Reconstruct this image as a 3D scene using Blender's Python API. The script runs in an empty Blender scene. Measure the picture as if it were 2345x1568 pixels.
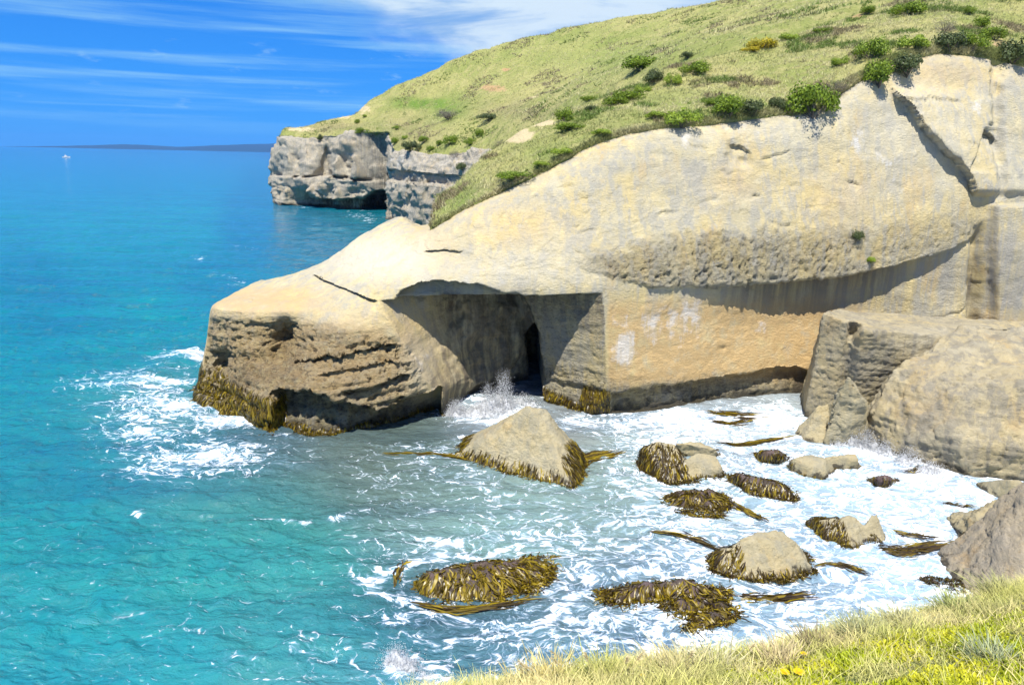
import bpy, bmesh, math, random
import numpy as np
from mathutils import Vector, Matrix
from mathutils.bvhtree import BVHTree

random.seed(7)
rng = np.random.default_rng(7)
scene = bpy.context.scene
COL = scene.collection

# ------------------------------------------------------------------ camera
CAM_H = 24.0
FOC = 1694.0                       # focal length in reference pixels (2345 wide)
PITCH, ROLL = math.radians(14.1), math.radians(1.23)
_cp, _sp, _cr, _sr = math.cos(PITCH), math.sin(PITCH), math.cos(ROLL), math.sin(ROLL)
FW = np.array([0, _cp, -_sp])
_u0 = np.array([0, _sp, _cp])
RT = _cr * np.array([1.0, 0, 0]) + _sr * _u0
UP = -_sr * np.array([1.0, 0, 0]) + _cr * _u0
EYE = np.array([0, 0, CAM_H])
cam_d = bpy.data.cameras.new('camera')
cam_d.lens, cam_d.sensor_width, cam_d.sensor_fit = 26.0, 36.0, 'HORIZONTAL'
cam_d.clip_start, cam_d.clip_end = 0.2, 120000.0
cam = bpy.data.objects.new('camera', cam_d)
cam.matrix_world = Matrix(((RT[0], UP[0], -FW[0], 0), (RT[1], UP[1], -FW[1], 0), (RT[2], UP[2], -FW[2], CAM_H), (0, 0, 0, 1)))
COL.objects.link(cam)
scene.camera = cam

def ray(x, y):
    return FW + RT * ((x - 1172.5) / FOC) + UP * ((784 - y) / FOC)
def atz(x, y, z=0.0):              # where the sight line meets a level plane
    d = ray(x, y); return EYE + d * ((z - CAM_H) / d[2])
def aty(x, y, Y):                  # the point at distance Y on a sight line
    d = ray(x, y); return EYE + d * (Y / d[1])
def proj(P):
    q = np.asarray(P) - EYE; w = np.maximum(q @ FW, 1e-3)
    return 1172.5 + FOC * (q @ RT) / w, 784 - FOC * (q @ UP) / w

# ------------------------------------------------------------------ sky, sun, exposure
SUN_EL, SUN_AZ = math.radians(60), math.radians(14)    # behind the camera, a little to the left
scene.view_settings.view_transform = 'Standard'
scene.view_settings.look = 'None'
scene.view_settings.exposure = 0.72
scene.view_settings.gamma = 1.0
scene.view_settings.use_curve_mapping = False

def N(nt, typ, loc=None, **kw):
    n = nt.nodes.new(typ)
    for k, v in kw.items():
        if k.startswith('i_'):
            key = k[2:].replace('_', ' ')
            n.inputs[int(key) if key.isdigit() else key].default_value = v
        else:
            setattr(n, k, v)
    return n
def L(nt, a, b):
    nt.links.new(a, b)
def val(nt, op, a, b=None, c=None, clamp=False):
    n = nt.nodes.new('ShaderNodeMath'); n.operation = op; n.use_clamp = clamp
    for i, q in enumerate((a, b, c)):
        if q is None: continue
        if isinstance(q, (int, float)): n.inputs[i].default_value = q
        else: nt.links.new(q, n.inputs[i])
    return n.outputs[0]
def rampv(nt, x, e0, e1, y0=0.0, y1=1.0, smooth=True):
    n = nt.nodes.new('ShaderNodeMapRange'); n.interpolation_type = 'SMOOTHSTEP' if smooth else 'LINEAR'
    nt.links.new(x, n.inputs[0])
    for i, q in enumerate((e0, e1, y0, y1)):
        if isinstance(q, (int, float)): n.inputs[i + 1].default_value = q
        else: nt.links.new(q, n.inputs[i + 1])
    return n.outputs[0]
def mixc(nt, f, a, b, blend='MIX'):
    n = nt.nodes.new('ShaderNodeMix'); n.data_type = 'RGBA'; n.blend_type = blend
    if isinstance(f, (int, float)): n.inputs[0].default_value = f
    else: nt.links.new(f, n.inputs[0])
    for i, q in ((6, a), (7, b)):
        if isinstance(q, tuple): n.inputs[i].default_value = (*q[:3], 1)
        else: nt.links.new(q, n.inputs[i])
    return n.outputs[2]
def noise(nt, vec, scale, detail=4, rough=0.55, dist=0.0, out=0, dims='3D', w=None):
    n = nt.nodes.new('ShaderNodeTexNoise'); n.noise_dimensions = dims
    n.inputs['Scale'].default_value = scale; n.inputs['Detail'].default_value = detail
    n.inputs['Roughness'].default_value = rough; n.inputs['Distortion'].default_value = dist
    if vec is not None: nt.links.new(vec, n.inputs['Vector'])
    return n.outputs[out]
def mapping(nt, vec, scale=(1, 1, 1), loc=(0, 0, 0), rot=(0, 0, 0)):
    n = nt.nodes.new('ShaderNodeMapping')
    n.inputs['Scale'].default_value = scale; n.inputs['Location'].default_value = loc; n.inputs['Rotation'].default_value = rot
    nt.links.new(vec, n.inputs['Vector']); return n.outputs[0]

world = bpy.data.worlds.new('World'); scene.world = world; world.use_nodes = True
nt = world.node_tree; nt.nodes.clear()
sky = N(nt, 'ShaderNodeTexSky', sky_type='NISHITA', sun_disc=False, sun_elevation=SUN_EL, sun_rotation=math.pi + SUN_AZ,
        altitude=0, air_density=1.0, dust_density=0.3, ozone_density=3.0)
tc = N(nt, 'ShaderNodeTexCoord')
sx = N(nt, 'ShaderNodeSeparateXYZ'); L(nt, tc.outputs['Generated'], sx.inputs[0])
az = val(nt, 'ARCTAN2', sx.outputs[0], sx.outputs[1])
el = val(nt, 'ARCSINE', sx.outputs[2])
skycol = mixc(nt, 1.0, sky.outputs[0], (0.30, 0.78, 1.45), 'MULTIPLY')
skycol = mixc(nt, 0.8, skycol, mixc(nt, rampv(nt, el, 0.0, 0.32), (0.45, 4.2, 12.5), (0.15, 2.2, 10.0)))
cv = N(nt, 'ShaderNodeCombineXYZ'); L(nt, az, cv.inputs[0]); L(nt, el, cv.inputs[1])
# thin level streaks of cloud
st1 = noise(nt, mapping(nt, cv.outputs[0], (1.6, 42, 1), (0.7, 0.4, 0)), 1.0, 5, 0.55, 0.15)
st2 = noise(nt, mapping(nt, cv.outputs[0], (5, 80, 1), (3.3, 1.9, 0)), 1.0, 5, 0.6, 0.15)
streak = val(nt, 'MULTIPLY', rampv(nt, st1, 0.44, 0.64), rampv(nt, st2, 0.22, 0.60))
band = val(nt, 'MULTIPLY', rampv(nt, el, 0.01, 0.05), rampv(nt, el, 0.5, 0.2))
streak = val(nt, 'MULTIPLY', val(nt, 'MULTIPLY', streak, band), 0.55)
# low puffs
pf = noise(nt, mapping(nt, cv.outputs[0], (16, 46, 1), (1.3, 7.9, 0)), 1.0, 6, 0.6)
puff = val(nt, 'MULTIPLY', rampv(nt, pf, 0.60, 0.78), val(nt, 'MULTIPLY', rampv(nt, el, 0.02, 0.06), rampv(nt, el, 0.16, 0.09)))
# the broad cloud deck above and to the right of the hill
dn = noise(nt, mapping(nt, cv.outputs[0], (3.2, 9, 1), (0.2, 0.1, 0)), 1.0, 7, 0.58, 0.3)
dd = val(nt, 'ADD', val(nt, 'MULTIPLY', val(nt, 'SUBTRACT', el, 0.106), 5.0), val(nt, 'MULTIPLY', val(nt, 'ADD', az, 0.10), 1.5))
deck = rampv(nt, val(nt, 'ADD', dd, val(nt, 'MULTIPLY', val(nt, 'SUBTRACT', dn, 0.5), 1.3)), -0.02, 0.34)
brk = noise(nt, mapping(nt, cv.outputs[0], (2.0, 3.0, 1), (5, 3, 0)), 1.0, 5, 0.6)
deck = val(nt, 'MULTIPLY', deck, val(nt, 'MAXIMUM', rampv(nt, el, 0.40, 0.28), rampv(nt, brk, 0.45, 0.65)))
dn2 = noise(nt, mapping(nt, cv.outputs[0], (4.5, 22, 1), (9, 3, 0), (0, 0, -0.12)), 1.0, 6, 0.6, 0.4)
deckcol = mixc(nt, rampv(nt, dn2, 0.30, 0.54), (3.0, 5.6, 10.0), (8.8, 10.4, 11.6))
c1 = mixc(nt, val(nt, 'MULTIPLY', puff, 0.65), skycol, (5.2, 8.4, 11.0))
c1 = mixc(nt, streak, c1, (4.2, 8.2, 11.2))
c1 = mixc(nt, val(nt, 'MULTIPLY', deck, 0.92), c1, deckcol)
bg = N(nt, 'ShaderNodeBackground', i_Strength=0.052); L(nt, c1, bg.inputs[0])
wo = N(nt, 'ShaderNodeOutputWorld'); L(nt, bg.outputs[0], wo.inputs[0])

sun_d = bpy.data.lights.new('sun', 'SUN'); sun_d.energy = 4.8; sun_d.angle = math.radians(0.55); sun_d.color = (1.0, 0.95, 0.86)
sun = bpy.data.objects.new('sun', sun_d); COL.objects.link(sun)
sdir = Vector((math.sin(SUN_AZ) * math.cos(SUN_EL), math.cos(SUN_AZ) * math.cos(SUN_EL), -math.sin(SUN_EL)))
sun.rotation_euler = sdir.to_track_quat('-Z', 'Y').to_euler()
sun.location = (-20, -40, 80)
cy = scene.cycles
scene.render.engine = 'CYCLES'
cy.use_denoising = True
cy.max_bounces = 7; cy.diffuse_bounces = 4; cy.glossy_bounces = 2; cy.transmission_bounces = 2; cy.volume_bounces = 0; cy.transparent_max_bounces = 4

# ------------------------------------------------------------------ numeric helpers
_perm = np.random.default_rng(3).permutation(256)
_perm = np.concatenate([_perm, _perm, _perm])
_g = np.random.default_rng(4).normal(size=(256, 3)); _g /= np.linalg.norm(_g, axis=1)[:, None]
def pn(P):                                                     # gradient noise, about -0.7..0.7
    P = np.asarray(P, dtype=np.float64); F0 = np.floor(P).astype(np.int64); f = P - F0
    w = f * f * f * (f * (f * 6 - 15) + 10); r = 0
    for i in (0, 1):
        for j in (0, 1):
            for k in (0, 1):
                h = _perm[_perm[_perm[(F0[..., 0] + i) & 255] + ((F0[..., 1] + j) & 255)] + ((F0[..., 2] + k) & 255)]
                d = f - np.array([i, j, k])
                g = _g[h]
                r = r + (g * d).sum(-1) * (w[..., 0] if i else 1 - w[..., 0]) * (w[..., 1] if j else 1 - w[..., 1]) * (w[..., 2] if k else 1 - w[..., 2])
    return r
def fbm(P, octs=4, gain=0.5, ridged=False, off=0.0):
    P = np.asarray(P) + off; s, a = 0, 1.0
    for o in range(octs):
        n = pn(P * (2.03 ** o) + o * 17.3)
        s = s + a * ((0.35 - np.abs(n)) * 1.6 if ridged else n); a *= gain
    return s
def sst(x, a, b):
    t = np.clip((x - a) / (b - a), 0, 1); return t * t * (3 - 2 * t)
def blob(a, b, cx, cy_, rx, ry, p=2.0):
    return np.exp(-((np.abs(a - cx) / rx) ** p + (np.abs(b - cy_) / ry) ** p))
def pl(x, pts):
    pts = np.asarray(pts, float); return np.interp(x, pts[:, 0], pts[:, 1])
def hermite(P, par, fine, mono=False):
    """cubic through P (n, ...) at parameters par, evaluated at fine"""
    n = len(par); h = np.diff(par); sh = (-1,) + (1,) * (P.ndim - 1)
    d = np.diff(P, axis=0) / h.reshape(sh)
    m = np.empty_like(P); m[0], m[-1] = d[0], d[-1]
    for i in range(1, n - 1):
        w0, w1 = h[i], h[i - 1]
        if mono:
            same = d[i - 1] * d[i] > 0
            hm = np.where(same, (w0 + w1 + h[i-1] + h[i]) / ((w0 + w1) / np.where(same, d[i - 1], 1) * 1.0 + (h[i-1] + h[i]) / np.where(same, d[i], 1)), 0)
            m[i] = np.where(same, hm, 0)
        else:
            m[i] = (d[i - 1] * w0 + d[i] * w1) / (w0 + w1)
    k = np.clip(np.searchsorted(par, fine, side='right') - 1, 0, n - 2)
    t = ((fine - par[k]) / h[k]).reshape(sh); hh = h[k].reshape(sh)
    t2, t3 = t * t, t * t * t
    return (2*t3 - 3*t2 + 1) * P[k] + (t3 - 2*t2 + t) * hh * m[k] + (-2*t3 + 3*t2) * P[k + 1] + (t3 - t2) * hh * m[k + 1]
def subdiv_par(par, step):
    out = []
    for a, b in zip(par[:-1], par[1:]):
        s = step(0.5 * (a + b)) if callable(step) else step
        out.append(np.linspace(a, b, max(2, int(math.ceil((b - a) / s))) + 1)[:-1])
    return np.concatenate(out + [par[-1:]])
def loft(net, dcol, drow, mono_rows=True):
    """net (rows, cols, 3) -> fine grid (R, C, 3)"""
    net = np.asarray(net, float)
    cpar = np.concatenate([[0], np.cumsum(np.linalg.norm(np.diff(net, axis=1), axis=2).mean(0))])
    rpar = np.concatenate([[0], np.cumsum(np.linalg.norm(np.diff(net, axis=0), axis=2).mean(1))])
    a = hermite(np.swapaxes(net, 0, 1), cpar, subdiv_par(cpar, dcol))      # (C, rows, 3)
    return hermite(np.swapaxes(a, 0, 1), rpar, subdiv_par(rpar, drow), mono_rows)
def grid_normals(G):
    du = np.gradient(G, axis=1); dv = np.gradient(G, axis=0)
    n = np.cross(du, dv); return n / np.maximum(np.linalg.norm(n, axis=-1, keepdims=True), 1e-9)
def mesh_np(name, V, faces, mat=None, smooth=True, attrs=None):
    """faces: (n,3) or (n,4) int array"""
    me = bpy.data.meshes.new(name); V = np.ascontiguousarray(V, dtype=np.float32).reshape(-1, 3)
    faces = np.ascontiguousarray(faces, dtype=np.int32); k = faces.shape[1]; n = len(faces)
    me.vertices.add(len(V)); me.vertices.foreach_set('co', V.ravel())
    me.loops.add(n * k); me.loops.foreach_set('vertex_index', faces.ravel())
    me.polygons.add(n); me.polygons.foreach_set('loop_start', np.arange(0, n * k, k, dtype=np.int32))
    if smooth: me.polygons.foreach_set('use_smooth', np.ones(n, dtype=bool))
    if attrs:
        for an, av in attrs.items():
            av = np.asarray(av, dtype=np.float32)
            if av.ndim == 2:
                c = np.ones((len(V), 4), np.float32); c[:, :3] = av
                me.attributes.new(an, 'FLOAT_COLOR', 'POINT').data.foreach_set('color', c.ravel())
            else:
                me.attributes.new(an, 'FLOAT', 'POINT').data.foreach_set('value', av.ravel())
    me.update(calc_edges=True)
    if mat: me.materials.append(mat)
    return me
def grid_faces(R, C, flip=False):
    i = np.arange(R * C).reshape(R, C)
    f = np.stack([i[:-1, :-1], i[:-1, 1:], i[1:, 1:], i[1:, :-1]], -1).reshape(-1, 4)
    return f[:, ::-1] if flip else f
def add(name, me, parent=None, label=None, cat=None, group=None, kind=None, loc=None):
    o = bpy.data.objects.new(name, me); COL.objects.link(o)
    if parent: o.parent = parent
    if loc is not None: o.location = loc
    for k, v in (('label', label), ('category', cat), ('group', group), ('kind', kind)):
        if v: o[k] = v
    return o

# ------------------------------------------------------------------ materials
def new_mat(name):
    m = bpy.data.materials.new(name); m.use_nodes = True
    t = m.node_tree; t.nodes.clear()
    o = t.nodes.new('ShaderNodeOutputMaterial'); p = t.nodes.new('ShaderNodeBsdfPrincipled')
    t.links.new(p.outputs[0], o.inputs[0]); return m, t, p
def attr(t, name, out=2):
    n = t.nodes.new('ShaderNodeAttribute'); n.attribute_name = name; return n.outputs[out]
def bump(t, p, h, strength, dist, prev=None):
    b = t.nodes.new('ShaderNodeBump'); b.inputs['Strength'].default_value = strength; b.inputs['Distance'].default_value = dist
    t.links.new(h, b.inputs['Height'])
    if prev is not None: t.links.new(prev, b.inputs['Normal'])
    if p is not None: t.links.new(b.outputs[0], p.inputs['Normal'])
    return b.outputs[0]

def rock_material(name, base, alt, grey, scale=1.0, cliffmasks=False, wet=1.3):
    m, t, p = new_mat(name)
    geo = t.nodes.new('ShaderNodeNewGeometry'); pos = geo.outputs['Position']
    n1 = noise(t, pos, 0.16 * scale, 5, 0.6, 0.3)
    n2 = noise(t, pos, 0.9 * scale, 6, 0.62, 0.2)
    n3 = noise(t, pos, 5.0 * scale, 5, 0.65)
    stv = mapping(t, pos, (1.1, 1.1, 0.07)); s1 = noise(t, stv, 1.0, 5, 0.62, 0.15)
    bed = mapping(t, pos, (0.15, 0.15, 2.4)); b1 = noise(t, bed, 1.0, 4, 0.6, 0.6)
    c = mixc(t, rampv(t, n1, 0.40, 0.60), base, alt)
    n0 = noise(t, mapping(t, pos, (1, 1, 0.55), (4, 9, 2)), 0.30 * scale, 6, 0.62, 0.6)
    c = mixc(t, rampv(t, n0, 0.52, 0.66, 0.0, 0.55), c, (min(base[0] * 1.16, .7), min(base[1] * 1.2, .66), min(base[2] * 1.3, .55)))
    c = mixc(t, rampv(t, n0, 0.45, 0.32, 0.0, 0.65), c, (base[0] * 1.05, base[1] * 0.86, base[2] * 0.60))
    c = mixc(t, val(t, 'MULTIPLY', rampv(t, n2, 0.45, 0.72), 0.55), c, grey)
    c = mixc(t, val(t, 'MULTIPLY', rampv(t, s1, 0.47, 0.60), 0.72), c, grey)
    pale = noise(t, mapping(t, pos, (0.8, 0.8, 0.05), (7, 3, 1)), 1.0, 5, 0.6, 0.2)
    c = mixc(t, val(t, 'MULTIPLY', rampv(t, pale, 0.55, 0.68), 0.35), c, tuple(min(q * 1.35, .8) for q in alt))
    c = mixc(t, val(t, 'MULTIPLY', rampv(t, b1, 0.5, 0.7), 0.22), c, alt)
    if cliffmasks:
        och, wht, gry, drk, rou = (attr(t, q) for q in ('ochre', 'white', 'grey', 'stain_shade', 'rough'))
        c = mixc(t, val(t, 'MULTIPLY', och, rampv(t, n2, 0.15, 0.6)), c, (0.53, 0.37, 0.17))
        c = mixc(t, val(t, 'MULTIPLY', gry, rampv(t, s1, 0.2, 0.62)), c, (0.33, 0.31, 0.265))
        c = mixc(t, val(t, 'MULTIPLY', attr(t, 'bleach'), rampv(t, n2, 0.25, 0.6, 0.45, 0.85)), c, (0.61, 0.555, 0.42))
        wn = val(t, 'ADD', val(t, 'MULTIPLY', n2, 0.55), val(t, 'MULTIPLY', s1, 0.45))
        c = mixc(t, rampv(t, val(t, 'ADD', wht, val(t, 'MULTIPLY', val(t, 'SUBTRACT', wn, 0.5), 2.6)), 0.36, 0.85, 0.0, 0.8), c, (0.66, 0.63, 0.57))
        c = mixc(t, val(t, 'MULTIPLY', drk, rampv(t, s1, 0.25, 0.6)), c, (0.095, 0.068, 0.038))  # brown for stains and for shade painted into recesses
        pit = noise(t, mapping(t, pos, (1, 1, 1.5)), 2.6, 6, 0.75)
        c = mixc(t, val(t, 'MULTIPLY', rou, val(t, 'MULTIPLY', rampv(t, pit, 0.53, 0.61), 0.85)), c, (0.075, 0.068, 0.05))
        c = mixc(t, val(t, 'MULTIPLY', rou, val(t, 'MULTIPLY', rampv(t, pit, 0.47, 0.36), 0.7)), c, (0.60, 0.53, 0.31))
    # fine grain and pale flecks
    c = mixc(t, val(t, 'MULTIPLY', rampv(t, n3, 0.55, 0.75), 0.30), c, tuple(q * 0.45 for q in base))
    c = mixc(t, val(t, 'MULTIPLY', rampv(t, n3, 0.42, 0.25), 0.22), c, (0.72, 0.66, 0.52))
    # tidal zone: black lichen and wet algae above the waterline
    sz = t.nodes.new('ShaderNodeSeparateXYZ'); t.links.new(pos, sz.inputs[0])
    zz = val(t, 'SUBTRACT', sz.outputs[2], val(t, 'MULTIPLY', val(t, 'SUBTRACT', n2, 0.5), 2.6))
    wetf = rampv(t, zz, wet, wet * 0.25)
    c = mixc(t, val(t, 'MULTIPLY', wetf, 0.86), c, (0.05, 0.042, 0.028))
    t.links.new(c, p.inputs['Base Color'])
    t.links.new(rampv(t, wetf, 0, 1, 0.92, 0.42), p.inputs['Roughness'])
    p.inputs['Specular IOR Level'].default_value = 0.25
    h = val(t, 'ADD', val(t, 'MULTIPLY', n2, 0.5), val(t, 'MULTIPLY', n3, 0.28))
    nb = bump(t, None, h, 0.16 if cliffmasks else 0.4, 0.30)
    fine = noise(t, mapping(t, pos, (1, 1, 1.5)), 3.2 * scale, 7, 0.75)
    if cliffmasks:
        nb2 = bump(t, p, val(t, 'MULTIPLY', rampv(t, fine, 0.3, 0.7), val(t, 'ADD', val(t, 'MULTIPLY', rou, 0.9), 0.22)), 0.95, 0.30, nb)
    else:
        nb2 = bump(t, p, rampv(t, fine, 0.3, 0.7), 0.7, 0.18, nb)
        c2 = mixc(t, val(t, 'MULTIPLY', rampv(t, fine, 0.56, 0.70), 0.5), c, (0.10, 0.085, 0.06)); t.links.new(c2, p.inputs['Base Color'])
    return m
M_cliff = rock_material('sandstone', (0.475, 0.42, 0.27), (0.56, 0.455, 0.22), (0.37, 0.355, 0.295), cliffmasks=True, wet=1.7)
M_bould = rock_material('boulder_sandstone', (0.455, 0.39, 0.235), (0.48, 0.40, 0.225), (0.35, 0.32, 0.225), 1.3, wet=0.45)
M_big = rock_material('pitted_sandstone', (0.40, 0.35, 0.235), (0.45, 0.37, 0.205), (0.25, 0.23, 0.18), 0.62, wet=0.9)
M_brown = rock_material('brown_sandstone', (0.41, 0.345, 0.24), (0.45, 0.37, 0.24), (0.33, 0.29, 0.22), 1.4, wet=0.5)
M_far = rock_material('far_sandstone', (0.51, 0.455, 0.345), (0.50, 0.42, 0.28), (0.34, 0.315, 0.275), 0.45, cliffmasks=True, wet=2.0)

def grass_ground(name, far=False):
    m, t, p = new_mat(name)
    geo = t.nodes.new('ShaderNodeNewGeometry'); pos = geo.outputs['Position']
    k = 0.45 if far else 1.0
    n1 = noise(t, pos, 0.06 * k, 5, 0.6, 0.4); n2 = noise(t, pos, 0.5 * k, 6, 0.65, 0.5); n3 = noise(t, mapping(t, pos, (1, 1, 0.5)), 3.0 * k, 5, 0.7)
    c = mixc(t, rampv(t, n1, 0.38, 0.62), (0.36, 0.34, 0.125), (0.25, 0.275, 0.08))
    c = mixc(t, val(t, 'MULTIPLY', rampv(t, n2, 0.46, 0.64), 0.75), c, (0.40, 0.36, 0.15))
    c = mixc(t, val(t, 'MULTIPLY', rampv(t, n3, 0.52, 0.7), 0.55), c, (0.10, 0.12, 0.03))
    bare, lush, scrub = attr(t, 'bare'), attr(t, 'lush'), attr(t, 'scrub')
    c = mixc(t, val(t, 'MULTIPLY', lush, rampv(t, n2, 0.2, 0.6)), c, (0.12, 0.21, 0.03))
    c = mixc(t, val(t, 'MULTIPLY', scrub, rampv(t, n3, 0.25, 0.6)), c, (0.22, 0.185, 0.10))
    c = mixc(t, rampv(t, val(t, 'ADD', bare, val(t, 'MULTIPLY', val(t, 'SUBTRACT', n2, 0.5), 0.9)), 0.42, 0.66), c, mixc(t, attr(t, 'orange'), (0.56, 0.46, 0.26), (0.42, 0.27, 0.13)))
    t.links.new(c, p.inputs['Base Color']); p.inputs['Roughness'].default_value = 0.9; p.inputs['Specular IOR Level'].default_value = 0.1
    nb = bump(t, None, n2, 0.8, 0.9 / k)
    bump(t, p, n3, 0.9, 0.30 / k, nb)
    return m
M_grass = grass_ground('grass_turf')
M_grassfar = grass_ground('grass_turf_far', True)
def leafy(name, rough=0.6, trans=0.25, spec=0.2):
    m, t, p = new_mat(name)
    t.links.new(attr(t, 'col', 0), p.inputs['Base Color'])
    p.inputs['Roughness'].default_value = rough; p.inputs['Specular IOR Level'].default_value = spec
    if trans:
        tr = t.nodes.new('ShaderNodeBsdfTranslucent'); t.links.new(attr(t, 'col', 0), tr.inputs[0])
        mx = t.nodes.new('ShaderNodeMixShader'); mx.inputs[0].default_value = trans
        t.links.new(p.outputs[0], mx.inputs[1]); t.links.new(tr.outputs[0], mx.inputs[2])
        t.links.new(mx.outputs[0], [n for n in t.nodes if n.type == 'OUTPUT_MATERIAL'][0].inputs[0])
    return m
M_blade = leafy('grass_blades', 0.55, 0.3)
M_leaf = leafy('shrub_leaves', 0.5, 0.2, 0.3)
M_kelp = leafy('wet_kelp', 0.38, 0.10, 0.5)
def plain(name, col, rough=0.8, spec=0.3):
    m, t, p = new_mat(name)
    pos = t.nodes.new('ShaderNodeNewGeometry').outputs['Position']
    n = noise(t, pos, 7.0, 4, 0.6)
    t.links.new(mixc(t, rampv(t, n, 0.3, 0.7), tuple(q * 0.75 for q in col), col), p.inputs['Base Color'])
    p.inputs['Roughness'].default_value = rough; p.inputs['Specular IOR Level'].default_value = spec
    return m
M_stem = plain('shrub_wood', (0.16, 0.13, 0.10))
M_foam = plain('sea_spray', (0.88, 0.90, 0.92), 0.7)
t = M_foam.node_tree; p_ = [n for n in t.nodes if n.type == 'BSDF_PRINCIPLED'][0]; tr = t.nodes.new('ShaderNodeBsdfTranslucent'); tr.inputs[0].default_value = (.95, .96, .97, 1)
mx = t.nodes.new('ShaderNodeMixShader'); mx.inputs[0].default_value = .5; t.links.new(p_.outputs[0], mx.inputs[1]); t.links.new(tr.outputs[0], mx.inputs[2]); t.links.new(mx.outputs[0], [n for n in t.nodes if n.type == 'OUTPUT_MATERIAL'][0].inputs[0])
M_boat = plain('boat_paint', (0.8, 0.8, 0.8), 0.4)
M_glass = plain('boat_glass', (0.03, 0.05, 0.07), 0.1)
M_hill = plain('distant_forest', (0.012, 0.03, 0.05), 0.95)

# ================================================================== SETTING
# ------------------------------------------------------------------ main cliff
EDGE = [(985, 528, 70), (1050, 490, 70.5), (1130, 450, 71), (1240, 395, 71.6), (1380, 325, 73), (1480, 298, 74), (1600, 287, 75), (1750, 268, 76.5),
        (1890, 252, 78), (1925, 212, 79), (1965, 190, 79.6), (2110, 131, 82), (2230, 131, 84), (2345, 155, 85), (2700, 110, 90)]
def col_wall(vx, base_z0, pts, edge=None):
    """one upright control column: waterline pixel row, then (vx, vy, Y) points up to the cliff edge"""
    w = atz(vx if base_z0[0] is None else base_z0[0], base_z0[1], 0.0)
    c = [w + np.array([0, 0.6, -3.0]), w] + [aty(*q) for q in pts]
    return c
def ed(vx):
    e = np.array(EDGE, float); return (vx, float(np.interp(vx, e[:, 0], e[:, 1])), float(np.interp(vx, e[:, 0], e[:, 2])))
def back(p, dy, dz): return np.asarray(p) + np.array([0, dy, dz])
cols = []
# the seaward end of the spur, its hidden back first
cols.append([np.array(q, float) for q in [(-31, 92, -3), (-31, 92, 0), (-30.5, 92, 2.5), (-30, 92, 5), (-29, 92, 6.5), (-27.5, 92, 7), (-26, 93, 7.2), (-24, 96, 5), (-23, 100, -3)]])
cols.append([np.array(q, float) for q in [(-33, 80, -3), (-33, 80, 0), (-32.2, 80, 2.5), (-31.6, 80, 5.5), (-30, 80.5, 8), (-28.3, 82, 9), (-27, 84.5, 9.4), (-25, 92, 7), (-24, 97, -3)]])
def head(w, pts, tail):
    w = atz(*w); c = [w + np.array([0, 0.8, -3.0]), w] + [aty(*q) for q in pts]; return c + [back(c[-1], *t) for t in tail]
SP = [(9, -4.0), (16, -16)]
cols.append(head((450, 925), [(461, 880, 70.3), (474, 800, 70.6), (490, 706, 69.6), (545, 672, 74), (600, 640, 79)], SP))
cols.append(head((545, 965), [(540, 890, 65.4), (545, 795, 66.4), (566, 716, 66.6), (620, 672, 71), (680, 621, 77.5)], SP))
cols.append(head((632, 1000), [(628, 905, 60.9), (662, 790, 64.8), (690, 716, 65.2), (722, 662, 69), (752, 592, 77)], SP))
cols.append(head((760, 1016), [(748, 900, 59.3), (762, 800, 61.7), (785, 712, 63.8), (806, 640, 67.5), (833, 536, 77)], SP))
cols.append(head((880, 996), [(872, 890, 60.9), (870, 795, 62.5), (868, 694, 63.8), (884, 612, 67.0), (905, 496, 78)], SP))
cols.append(head((1000, 958), [(1000, 890, 64.2), (990, 795, 64.4), (990, 692, 64.2), (988, 596, 66.6), ed(985)], [(10, 0.9), (22, -8)]))
cols.append(head((1120, 948), [(1118, 890, 66.0), (1112, 795, 65.3), (1110, 690, 65.0), (1108, 590, 66.8), ed(1110)], [(6, 0.6), (18, 0.5)]))
cols.append(head((1250, 950), [(1250, 890, 66.6), (1246, 795, 66.0), (1244, 684, 65.7), (1240, 560, 67.6), ed(1240)], [(5, 1.2), (16, 3.0)]))
cols.append(head((1388, 951), [(1390, 890, 66.5), (1388, 795, 66.3), (1381, 678, 66.2), (1380, 520, 68.6), ed(1380)], [(5, 1.0), (16, 3.0)]))
cols.append(head((1500, 940), [(1500, 878, 67.9), (1500, 785, 67.8), (1500, 668, 67.5), (1500, 500, 70.0), ed(1500)], [(5, 1.0), (16, 3.0)]))
cols.append(head((1620, 926), [(1620, 868, 70.2), (1620, 775, 70.0), (1620, 662, 69.6), (1620, 470, 71.8), ed(1620)], [(5, 1.0), (16, 3.0)]))
cols.append(head((1760, 912), [(1760, 855, 72.6), (1760, 765, 72.4), (1760, 655, 71.6), (1760, 450, 73.6), ed(1760)], [(5, 1.0), (16, 3.0)]))
cols.append(head((1900, 902), [(1900, 845, 74.6), (1900, 750, 74.4), (1900, 645, 73.4), (1900, 430, 75.2), ed(1897)], [(5, 1.0), (16, 3.0)]))
cols.append(head((1960, 898), [(1960, 840, 75.4), (1960, 740, 75.2), (1960, 640, 74.2), (1960, 420, 76.0), ed(1962)], [(5, 1.0), (16, 3.0)]))
cols.append(head((2100, 888), [(2100, 830, 77.4), (2100, 725, 77.2), (2100, 606, 76.4), (2100, 370, 78.0), ed(2105)], [(5, 1.0), (16, 3.0)]))
cols.append(head((2235, 880), [(2235, 820, 79.2), (2235, 710, 79.0), (2235, 560, 78.4), (2235, 330, 80.0), ed(2230)], [(5, 1.0), (16, 3.0)]))
cols.append(head((2360, 874), [(2360, 812, 80.4), (2360, 700, 80.0), (2360, 545, 79.6), (2360, 330, 81.4), ed(2345)], [(5, 1.0), (16, 3.0)]))
cols.append(head((2800, 846), [(2800, 790, 85.5), (2800, 670, 85.0), (2800, 520, 84.6), (2800, 300, 87.0), ed(2700)], [(5, 1.0), (16, 3.0)]))
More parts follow.
